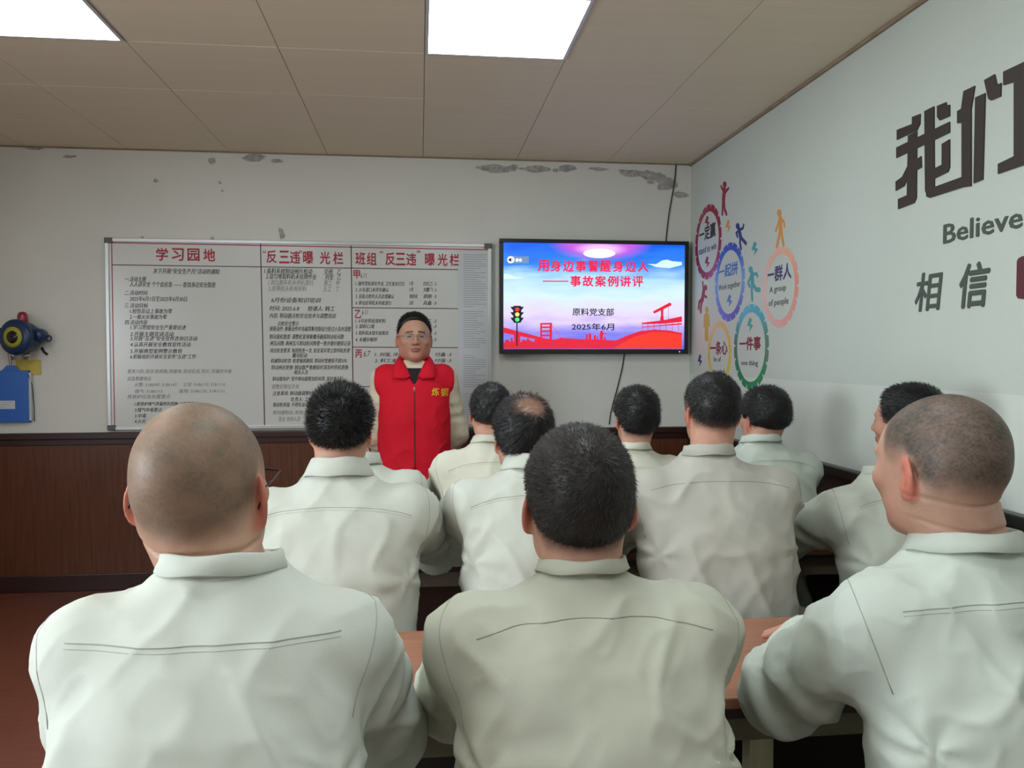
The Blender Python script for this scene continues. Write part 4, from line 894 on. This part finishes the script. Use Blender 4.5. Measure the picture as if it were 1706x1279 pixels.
tk = lambda n, c: mat('sticker_' + n, c, rough=.6)
K, NVY, RDD, BL = tk('black', (52, 50, 56)), tk('purple', (66, 54, 104)), tk('darkred', (130, 24, 44)), tk('blue', (70, 120, 186)); GRY = tk('grey', (84, 88, 92))
T4 = lambda L_: [('slogan_text', s, r_, m_, off) for s, r_, m_, off in L_]
gear('dark red gear sticker reading stand to win, nearest the corner', 140, 402, 182, 622, [(150, 30, 60), (150, 30, 56), (165, 60, 90), (140, 30, 60), (150, 30, 56), (170, 70, 130)], texts=T4([('一定赢', (88, 186, 322, 408), K, .035), ('stand to win', (86, 190, 440, 480), GRY, .02)]))
gear('blue gear sticker reading work together', 267, 640, 407, 872, [(120, 160, 220), (50, 80, 180), (60, 90, 190), (110, 160, 225), (100, 110, 215), (90, 90, 190)], texts=T4([('一起拼', (202, 318, 545, 622), BL, .035), ('Work together', (202, 332, 658, 702), GRY, .015)]))
gear('pale peach gear sticker reading a group of people', 567, 665, 430, 908, [(226, 150, 130), (232, 176, 150), (232, 180, 160), (230, 190, 186), (228, 176, 170), (226, 160, 150)], texts=T4([('一群人', (487, 635, 556, 648), NVY, .035), ('A group', (505, 603, 668, 715), GRY, .02), ('of people', (500, 617, 745, 795), GRY, .02)]))
gear('green and teal gear sticker reading one thing', 393, 1020, 770, 1278, [(90, 130, 110), (70, 170, 190), (90, 180, 210), (60, 120, 110), (20, 130, 80), (30, 140, 90)], texts=T4([('一件事', (326, 453, 965, 1045), RDD, .035), ('one thing', (336, 437, 1100, 1140), GRY, .02)]))
gear('yellow gear sticker reading be of one mind, lowest by the corner', 207, 1045, 870, 1250, [(220, 190, 60), (225, 180, 110), (228, 190, 140), (200, 180, 80), (215, 200, 80), (210, 195, 70)], texts=T4([('一条心', (152, 256, 990, 1070), RDD, .035), ('be of', (175, 217, 1080, 1110), GRY, .015), ('one mind', (160, 238, 1148, 1180), GRY, .015)]))
ASP = 2.45
def cap2(a, b, r):
    (x0, y0), (x1, y1) = a, b; y0 /= ASP; y1 /= ASP; L_ = math.hypot(x1 - x0, y1 - y0) + 1e-6; an = math.atan2(y1 - y0, x1 - x0); pts = []
    for k in range(7): q = an + math.pi / 2 + math.pi * k / 6; pts.append((x0 + math.cos(q) * r, (y0 + math.sin(q) * r) * ASP))
    for k in range(7): q = an - math.pi / 2 + math.pi * k / 6; pts.append((x1 + math.cos(q) * r, (y1 + math.sin(q) * r) * ASP))
    return pts
def figure(label, head, hr, limbs, m_):
    parts = [[(head[0] + hr * math.cos(k * .4488), head[1] + hr * 1.75 * math.sin(k * .4488)) for k in range(14)]]
    for pts, r in limbs:
        for i in range(len(pts) - 1): parts.append(cap2(pts[i], pts[i + 1], r))
    rthing('figure_sticker', label, 'wall sticker', [c4(q) for q in parts], m_, .0012, 'silhouette figure stickers')
figure('dark red silhouette figure with both arms raised, topmost sticker', (240, 62), 11, [([(238, 95), (233, 150)], 9), ([(234, 105), (219, 72)], 3.6), ([(243, 108), (262, 84)], 3.6), ([(230, 150), (226, 236)], 4.8), ([(236, 150), (239, 205), (250, 236)], 4.8)], tk('darkred2', (146, 34, 58)))
figure('navy silhouette figure running beside the blue gear', (317, 308), 11, [([(326, 332), (334, 375)], 8), ([(328, 330), (348, 320), (352, 300)], 3.6), ([(322, 335), (308, 350), (316, 370)], 3.6), ([(334, 378), (330, 405), (336, 440)], 4.8), ([(338, 378), (350, 392), (366, 410)], 4.8)], tk('navy', (40, 56, 120)))
figure('orange silhouette figure walking on top of the peach gear', (563, 230), 13, [([(569, 268), (571, 320)], 10), ([(572, 262), (592, 285), (594, 306)], 4.2), ([(564, 265), (556, 300), (543, 334)], 4.2), ([(568, 325), (562, 370), (549, 426)], 6), ([(574, 325), (580, 370), (588, 415)], 6)], tk('orange', (214, 150, 78)))
figure('teal silhouette figure running above the green gear', (394, 566), 12, [([(402, 595), (404, 650)], 10), ([(406, 590), (430, 590), (434, 605)], 4), ([(396, 600), (378, 645), (388, 665)], 4), ([(402, 655), (400, 690), (403, 742)], 5.6), ([(408, 650), (424, 682), (446, 685)], 5.6)], tk('teal', (70, 160, 160)))
figure('dark red silhouette figure climbing below the red gear', (126, 672), 10, [([(115, 695), (108, 740)], 8), ([(114, 700), (110, 640)], 3.4), ([(112, 715), (132, 728)], 3.4), ([(104, 740), (88, 760), (86, 795)], 4.4), ([(108, 745), (100, 780), (98, 815)], 4.4)], tk('darkred2', (0, 0, 0)))
figure('yellow silhouette figure standing above the yellow gear', (134, 802), 11, [([(133, 845), (133, 890)], 11), ([(122, 835), (118, 900)], 3.4), ([(145, 835), (148, 895)], 3.4), ([(128, 890), (127, 975)], 5), ([(138, 890), (138, 980)], 5)], tk('yellow', (196, 168, 80)))
def bolt(label, u, v, w_, h_, m_):
    rthing('butterfly_sticker', label, 'wall sticker', [c4([(u - w_ * .1, v - h_), (u + w_ * .5, v - h_ * .7), (u + w_ * .1, v - h_ * .1), (u + w_ * .8, v + h_ * .1), (u - w_ * .2, v + h_), (u + w_ * .05, v + h_ * .25), (u - w_ * .8, v + h_ * .2)])], m_, .0012, 'small arrow-like stickers')
bolt('small orange arrow sticker between red gear and blue gear', 260, 308, 20, 38, tk('orange', (0, 0, 0))); bolt('small teal arrow sticker above the running teal figure', 418, 440, 24, 42, tk('teal', (0, 0, 0)))
bolt('small teal arrow sticker inside the green gear', 390, 890, 22, 42, tk('teal', (0, 0, 0))); bolt('small blue arrow sticker inside the blue gear', 268, 748, 20, 36, BL); bolt('small red arrow sticker in the upper part of the red gear', 136, 282, 18, 36, tk('darkred2', (0, 0, 0)))
bolt('small red arrow sticker in the lower part of the red gear', 136, 520, 18, 34, tk('darkred2', (0, 0, 0))); bolt('small navy arrow sticker below the yellow figure', 93, 1102, 16, 36, tk('navy', (0, 0, 0)))
flush_fit()
# ---------------------------------------------------------------- seated men
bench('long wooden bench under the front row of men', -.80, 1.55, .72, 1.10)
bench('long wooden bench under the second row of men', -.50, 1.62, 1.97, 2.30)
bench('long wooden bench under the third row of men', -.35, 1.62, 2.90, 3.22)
C_A = ('mint_white', (206, 211, 202)); C_B = ('yellow_grey', (186, 188, 172)); C_C = ('pale_green', (194, 202, 192)); C_D = ('cool_white', (198, 201, 191)); C_F = ('warm_grey', (180, 178, 168)); C_G = ('grey_green', (180, 184, 172)); C_I = ('cream', (206, 204, 188))
BUZZ = dict(t=0, stub=.75, stubcol=(96, 82, 68), patch=.2, sfade=.05)
front = dict(res=.0065, hres=.0032)
PA = dict(head=(334, 668, 1.15), hs=1.0, hyaw=-8, hpitch=4, collar=(345, 925), bs=1.04, sw=.155, ar=.93, nr=.068, lean=.12, eL=(.05, .16, .80), eR=(.052, .22, .80), cloth=C_A, yoke=.070, yokebow=.0, wr=.8, seed=1, w=.97,
          face=dict(jaw=1.12, ear=1.08, eara=36, skin=(180, 142, 120), creases=[(-.066, .0028), (-.105, .0028)]), hair=dict(BUZZ, front=(-.02, .05, .6), stubcol=(102, 92, 77), patch=.26), slope=1.1, ch=.019, flare=.005, shd=.105, **front)
PBm = dict(head=(963, 708, 1.25), hs=.96, hyaw=0, hpitch=4, collar=(985, 932), bs=1.02, sw=.162, nr=.056, lean=.15, eL=(.018, .22, .82), eR=(.045, .22, .83), cloth=C_B, yoke=.052, yokebow=.020, wr=1.0, seed=2, w=1.0, double=False, slope=1.35, shd=.098,
          face=dict(ear=.95, eara=32), hair=dict(t=.006, top=.5, taper=.06, res=.0035, strands=26000, len=.008, wid=.00045, up=.35, clump=.001, col=(40, 36, 34), stubcol=(40, 36, 34), stub=.9, nape=-.012, fade=.035, whorl=(.01, -.085, .085), seed=3), ch=.014, flare=.004, **front)
PC = dict(head=(1566, 657, 1.20), hs=.95, hyaw=17, hpitch=-2, collar=(1668, 888), bs=1.02, sw=.165, nr=.068, lean=.12, eL=(.03, .22, .82), eR=(.05, .22, .82), cloth=C_C, yoke=.062, yokebow=.012, wr=1.0, seed=3, w=.98, slope=1.1, yaw=3,
          face=dict(jaw=1.12, skin=(184, 146, 126), occ=1.15, rolls=[(-.066, -.062, .013, .045)], creases=[(-.052, .003), (-.092, .003)]), hair=dict(BUZZ, stub=.95, stubcol=(66, 62, 56), nape=.008, patch=.14), ch=.02, **front)
mid = dict(fa=.22, res=.009, hres=.0045)
sh = dict(t=.013, top=.5, taper=.045, res=.005, strands=9000, len=.014, wid=.0008, up=.35, clump=.0018, col=(24, 23, 24), stubcol=(40, 36, 34), stub=.9)
PD = dict(head=(568, 641, 2.17), hs=.86, hyaw=-4, hpitch=2, collar=(560, 760), bs=1.05, sw=.175, nr=.060, lean=.10, eL=(.04, .32, .82), eR=(.07, .30, .84), cloth=C_D, yoke=.078, yokebow=.025, seed=4, w=1.05, face=dict(jaw=1.05), hair=dict(sh, up=.6, lift=.3, seed=5), ch=.034, flare=.018, **mid)
PE = dict(head=(871, 657, 2.20), hs=.87, hyaw=6, hpitch=4, collar=(890, 752), bs=.97, sw=.17, nr=.056, lean=.09, eL=(.05, .30, .84), eR=(.04, .30, .82), cloth=C_D, yoke=.074, yokebow=.03, seed=5, face=dict(), hair=dict(sh, t=.012, up=.12, clump=.003, len=.02, bald=(.005, -.070, .100, .052), nape=-.01, fade=.012, seed=6), ch=.030, flare=.014, **mid)
PF = dict(head=(1185, 622, 2.25), hs=.86, hyaw=4, hpitch=3, collar=(1195, 738), bs=1.05, sw=.18, nr=.058, lean=.10, eL=(.06, .29, .83), eR=(.01, .29, .82), cloth=C_F, yoke=.068, yokebow=.02, seed=6, w=1.08, double=False, slope=1.2, face=dict(), hair=dict(sh, t=.007, taper=.09, up=.3, clump=.002, len=.009, stubcol=(66, 58, 50), fade=.06, seed=7), ch=.022, flare=.006, **mid)
PG = dict(head=(1512, 640, 2.30), hs=.90, hyaw=34, hpitch=2, collar=(1500, 772), bs=1.0, sw=.165, nr=.056, lean=.10, eL=(.03, .26, .82), eR=(.0, .26, .82), cloth=C_G, yoke=.065, yokebow=.02, seed=7, yaw=8, face=dict(), hair=dict(sh, t=.010, up=.3, clump=.003, nape=.03, seed=8), ch=.02, flare=.006, **mid)
far = dict(res=.011, hres=.005)
PH = dict(head=(578, 668, 3.08), hs=.88, collar=(600, 752), bs=1.0, sw=.17, nr=.055, lean=.09, eL=(.03, .20, .82), eR=(.04, .20, .82), cloth=C_D, seed=8, face=dict(), hair=dict(sh, strands=3000), **far)
PI_ = dict(head=(817, 638, 3.1), hs=.89, hyaw=4, collar=(820, 722), bs=.98, sw=.165, nr=.055, lean=.09, eL=(.03, .20, .83), eR=(.03, .20, .82), cloth=C_I, yoke=.075, seed=9, face=dict(), hair=dict(sh, t=.009, up=.2, clump=.004, strands=4000, nape=.01, seed=11), ch=.02, **far)
PJ = dict(head=(1060, 644, 3.1), hs=.91, hyaw=4, hpitch=3, collar=(1062, 735), bs=.95, sw=.165, nr=.052, lean=.09, eL=(.03, .20, .82), eR=(.03, .20, .82), cloth=C_I, yoke=.07, seed=10, face=dict(), hair=dict(sh, nape=-.02, fade=.01, up=.45, strands=5000, seed=12), ch=.02, **far)
PK = dict(head=(1273, 644, 3.06), hs=.93, hyaw=14, hpitch=3, collar=(1280, 722), bs=1.02, sw=.17, nr=.060, lean=.09, eL=(.03, .20, .82), eR=(.01, .18, .82), cloth=C_C, yoke=.07, seed=11, face=dict(jaw=1.08), hair=dict(sh, up=.4, nape=.025, fade=.008, strands=5000, seed=13), ch=.02, **far)
out = {}
for k, lab, P_ in (('A', 'seated man in the front row at left, close-cropped balding head, glasses, pale jacket', PA), ('B', 'seated man in the middle of the front row with short dark hair, beige jacket', PBm), ('C', 'seated man at the right end of the front row, shaved head turned left', PC),
                   ('D', 'seated man in the second row at left, spiky black hair, folded shirt collar', PD), ('E', 'seated man in the second row with a bald crown and black hair', PE), ('F', 'seated man in the second row, tall cropped dark hair, grey jacket, below the television', PF), ('G', 'seated man by the right wall, face turned left, partly behind the shaved head', PG),
                   ('H', 'seated man almost hidden behind the spiky-haired man, only a shoulder showing', PH), ('I', 'seated man in the third row just right of the presenter, black hair, cream jacket', PI_), ('J', 'seated man in the third row under the television cable, thick black hair', PJ), ('K', 'seated man in the third row in front of the green gear sticker', PK)):
    out[k] = person(lab, P_)
RIM = mat('glasses_rim', (30, 28, 34), rough=.3, metal=.4)
LENS = mat('lens', (240, 245, 250), rough=.05, spec=.8); LENS.node_tree.nodes['Principled BSDF'].inputs['Alpha'].default_value = .06
r_, c_, R_, h_, _ = out['A']; glasses(r_, c_, R_, h_, RIM, LENS)
# arm badge on the right-hand man's sleeve
r_, c_, R_, h_, jk = out['C']

# ---------------------------------------------------------------- the presenter, standing and facing the room
def presenter():
    Y0 = 4.45; top = at(690, 519, Y=Y0); hs = (at(719, 560, Y=Y0).x - at(663, 560, Y=Y0).x) / .172
    z_top = top.z; zc = at(690, 600, Y=Y0 + .05).z + .005
    root = thing('person', 'standing presenter in glasses and a red vest over a beige work jacket', 'person', (top.x, Y0, 0), math.pi)
    hp = dict(t=.0065, top=.9, taper=.016, fade=.004, res=.0045, strands=5000, len=.010, up=.5, clump=.003, col=(20, 19, 20), stubcol=(40, 34, 32), stub=.9, sfade=.008, seed=21, hl=[-.07, -.065, -.045, -.01, .02, .03, .056, .082, .093, .097])
    p = dict(jaw=1.2, ear=1.1, skin=(190, 146, 122)); c = Vector((0, .0, z_top - .121 * hs - .016)); R = Matrix.Rotation(math.radians(4), 3, 'Z') @ Matrix.Rotation(math.radians(1), 3, 'X')
    bs = .98; z0 = .74; prof = list(make_prof(zc, z0, bs, .0, dict(w=1.0, hunch=-.01)))
    prof[3] = prof[3] - .012
    nb = np.array([0, -.02, zc - .05])
    arms = []
    for s in (-1, 1): arms.append((s, (s * .178 * bs, -.015, zc - .115), (s * .235, -.055, zc - .40), (s * .15, -.17, zc - .60)))
    def sdf(g, grow=0, arm=True):
        d = torso_d(g, zc - (.02 if grow < 0 else 0), prof, grow=grow)
        if arm:
            for s, S0, E, Wt in arms: d = arm_grid(g, d, S0, E, Wt, [x + grow for x in (.066, .058, .046)], k=.035)
        return d
    g = G((-.38, -.30, z0 - .03), (.38, .24, zc + .03), .008)
    V, Q = surfnet(sdf(g), g); V = relax(V, Q, 2); N = normals(V, Q); V = wrinkle(V, N, zc, arms, 1.0, 31, bs)
    jk = link('jacket', npmesh(V, Q), cloth_mat('presenter', (214, 204, 180)), root)
    # vest: the trunk a little larger, cut off at the shoulders and open at the neck
    gv = G((-.30, -.30, z0 - .04), (.30, .24, zc + .05), .007); d = torso_d(gv, zc, prof, grow=.013)
    for s, S0, E, Wt in arms: d = smin(d, cap(gv, (s * .15, -.015, zc - .105), (s * .18, -.015, zc - .125), .082, .074), .03)
    lim = .218 - .028 * np.exp(-((gv.z - (zc - .24)) / .07) ** 2); d = smax(d, np.abs(gv.x) - lim, .008)
    vneck = (zc + .02 - gv.z) * .46 + np.abs(gv.x) - .075; d = smax(d, -smax(smax(vneck, gv.z * 0 - (gv.y - .03), .005), -(gv.z - (zc - .13)), .004), .004)
    Vv, Qv = surfnet(d, gv); Vv = relax(Vv, Qv, 2); Nv = normals(Vv, Qv); Pn = Vv
    side = np.sign(Vv[:, 0]); Vv = Vv + Nv * (.004 * fbm(Vv * np.array([7, 7, 4]) + 3, 3) + .006 * (1 - np.abs(vnoise(Vv @ np.array([[9, 0, 6], [0, 9, 0], [-5, 0, 9.]])))) ** 4 * sm(zc - .2, zc - .3, Vv[:, 2]))[:, None]
    VR = mat('vest_red', (214, 20, 44), rough=.75, noise=.04, nscale=12, bump=.3, bscale=300, spec=.25)
    vest = link('vest', npmesh(Vv, Qv), VR, root)
    bvh = BVHTree.FromPolygons([Vector(v) for v in Vv.tolist()], Qv.tolist())
    # black shirt in the neck opening
    g4 = G((-.09, -.12, zc - .20), (.09, .12, zc - .01), .006); V4, Q4 = surfnet(smax(torso_d(g4, zc, prof, grow=.005), g4.z - (zc - .045), .004), g4); link('undershirt', npmesh(relax(V4, Q4, 1), Q4), mat('black_shirt', (18, 18, 20), rough=.8), root)
    zf = lambda x, z: (bvh.ray_cast(Vector((x, 1, z)), Vector((0, -1, 0)))[0])
    pts = [q for q in (zf(.0, zc - .145 - i * .02) for i in range(25)) if q]
    if len(pts) > 3: tube('zipper', [q + Vector((0, .001, 0)) for q in pts], .0035, mat('zip_red', (120, 14, 26), rough=.5), root)
    q = zf(0, zc - .15)
    if q: box('zip_pull', (q.x - .004, q.y, q.z - .02), (q.x + .004, q.y + .006, q.z + .004), mat('zip_metal', (200, 200, 200), metal=.8, rough=.3), root)
    # collar flaps of the vest
    for s in (-1, 1):
        top_in = [(.0, -.072), (.030, -.066), (.055, -.048), (.070, -.012), (.066, .026), (.046, .060), (.014, .098)]; bot = [(.0, -.095), (.05, -.09), (.088, -.06), (.108, -.015), (.116, .055), (.110, .108), (.040, .120)]
        zt = [.030, .032, .030, .018, .0, -.035, -.105]; zb = [-.005, -.006, -.010, -.022, -.050, -.100, -.105]
        n = len(bot); vs = []; 
        for lay in (0, .006):
            for i in range(n):
                for k in range(5):
                    f = k / 4; x = top_in[i][0] * (1 - f) + bot[i][0] * f; y = top_in[i][1] * (1 - f) + bot[i][1] * f; z = zt[i] * (1 - f) + zb[i] * f + .012 * math.sin(math.pi * f)
                    y += -.02 if y < .03 else .004
                    vs.append((s * x, y + (lay if y > 0 else -lay), zc + z + lay * .5))
        fs = []
        for i in range(n - 1):
            for k in range(4):
                a = i * 5 + k; fs.append((a, a + 1, a + 6, a + 5)); fs.append((a + 5 * n, a + 5 + 5 * n, a + 6 + 5 * n, a + 1 + 5 * n))
            for k in (0, 4):
                a = i * 5 + k; fs.append((a, a + 5, a + 5 + 5 * n, a + 5 * n))
        for i in (0, n - 1):
            for k in range(4): a = i * 5 + k; fs.append((a, a + 1, a + 1 + 5 * n, a + 5 * n))
        me = meshpy(vs, fs); bm = bmesh.new(); bm.from_mesh(me); bmesh.ops.recalc_face_normals(bm, faces=bm.faces); bm.to_mesh(me); bm.free()
        o = link('vest_collar', me, VR, root, True)
    # embroidered characters on the vest, at the wearer's left chest
    YT = mat('embroidery_yellow', (236, 190, 40), rough=.6)
    for i, ch in enumerate('炼钢'):
        cx = -(.112 + i * .050) + .0; cz = zc - .172 - .004 * i
        q = zf(cx, cz); yy = q.y if q else .12
        u0, u1, v0, v1 = -cx - .021, -cx + .021, cz - .022, cz + .022
        def fr(U, V_, W_, q=q):
            ys = np.array([(zf(float(-u), float(v)) or Vector((0, yy, 0))).y for u, v in zip(U, V_)]); return (-U, ys + .0012 + W_, V_)
        fit_text('embroidered_character', ch, YT, root, None, (u0, u1, v0, v1), fr, .02, .001, .12)
    # body in one mesh
    VV, QQ, CC = build_head(c, R, hs, p, hp, nb, .060, .0026, .05)
    Vs = [VV]; Qs = [QQ]; Cs = [CC]; nV = len(VV); g2 = G((-.36, -.28, z0 - .02), (.36, .22, zc), .016); V2, Q2 = surfnet(sdf(g2, -.022), g2); Vs.append(V2); Qs.append(Q2 + nV); nV += len(V2); Cs.append(np.tile(lin((190, 140, 118)), (len(V2), 1)))
    for s, S0, E, Wt in arms:
        dr = (Vector(Wt) - Vector(E)).normalized(); hv = place(HAND[0], Vector(Wt) + dr * .03, dr + Vector((-s * .6, 0, 0)), (0, -1, 0), mirror=(s < 0)); q = HAND[1][:, ::-1] if s < 0 else HAND[1]
        Vs.append(hv); Qs.append(q + nV); nV += len(hv); Cs.append(np.tile(lin((192, 140, 116)), (len(hv), 1)))
    link('body', npmesh(np.concatenate(Vs), np.concatenate(Qs), np.concatenate(Cs)), SKIN, root)
    hair_obj(root, c, R, hs, p, hp)
    g3 = G((-.24, -.18, .04), (.24, .18, z0 + .10), .012); d = ell(g3, (0, -.01, z0 - .0), (.175, .125, .10))
    for s in (-1, 1): d = smin(d, cap(g3, (s * .085, -.01, z0 - .05), (s * .10, .0, .48), .092, .072), .03); d = smin(d, cap(g3, (s * .10, 0, .48), (s * .11, -.01, .10), .072, .062), .02)
    V3, Q3 = surfnet(d, g3); V3 = relax(V3, Q3, 2); N3 = normals(V3, Q3); V3 = V3 + N3 * (.008 * fbm(V3 * 9, 2))[:, None]; link('trousers', npmesh(V3, Q3), cloth_mat('presenter', (0, 0, 0)), root)
    for s in (-1, 1): o = link('shoe', SHOE_ME, None, root); o.location = (s * .11, -.01, 0)
    glasses(root, c, R, hs, mat('glasses_wire', (120, 110, 104), rough=.3, metal=.7), LENS, sz=1.0)
presenter(); flush_fit()
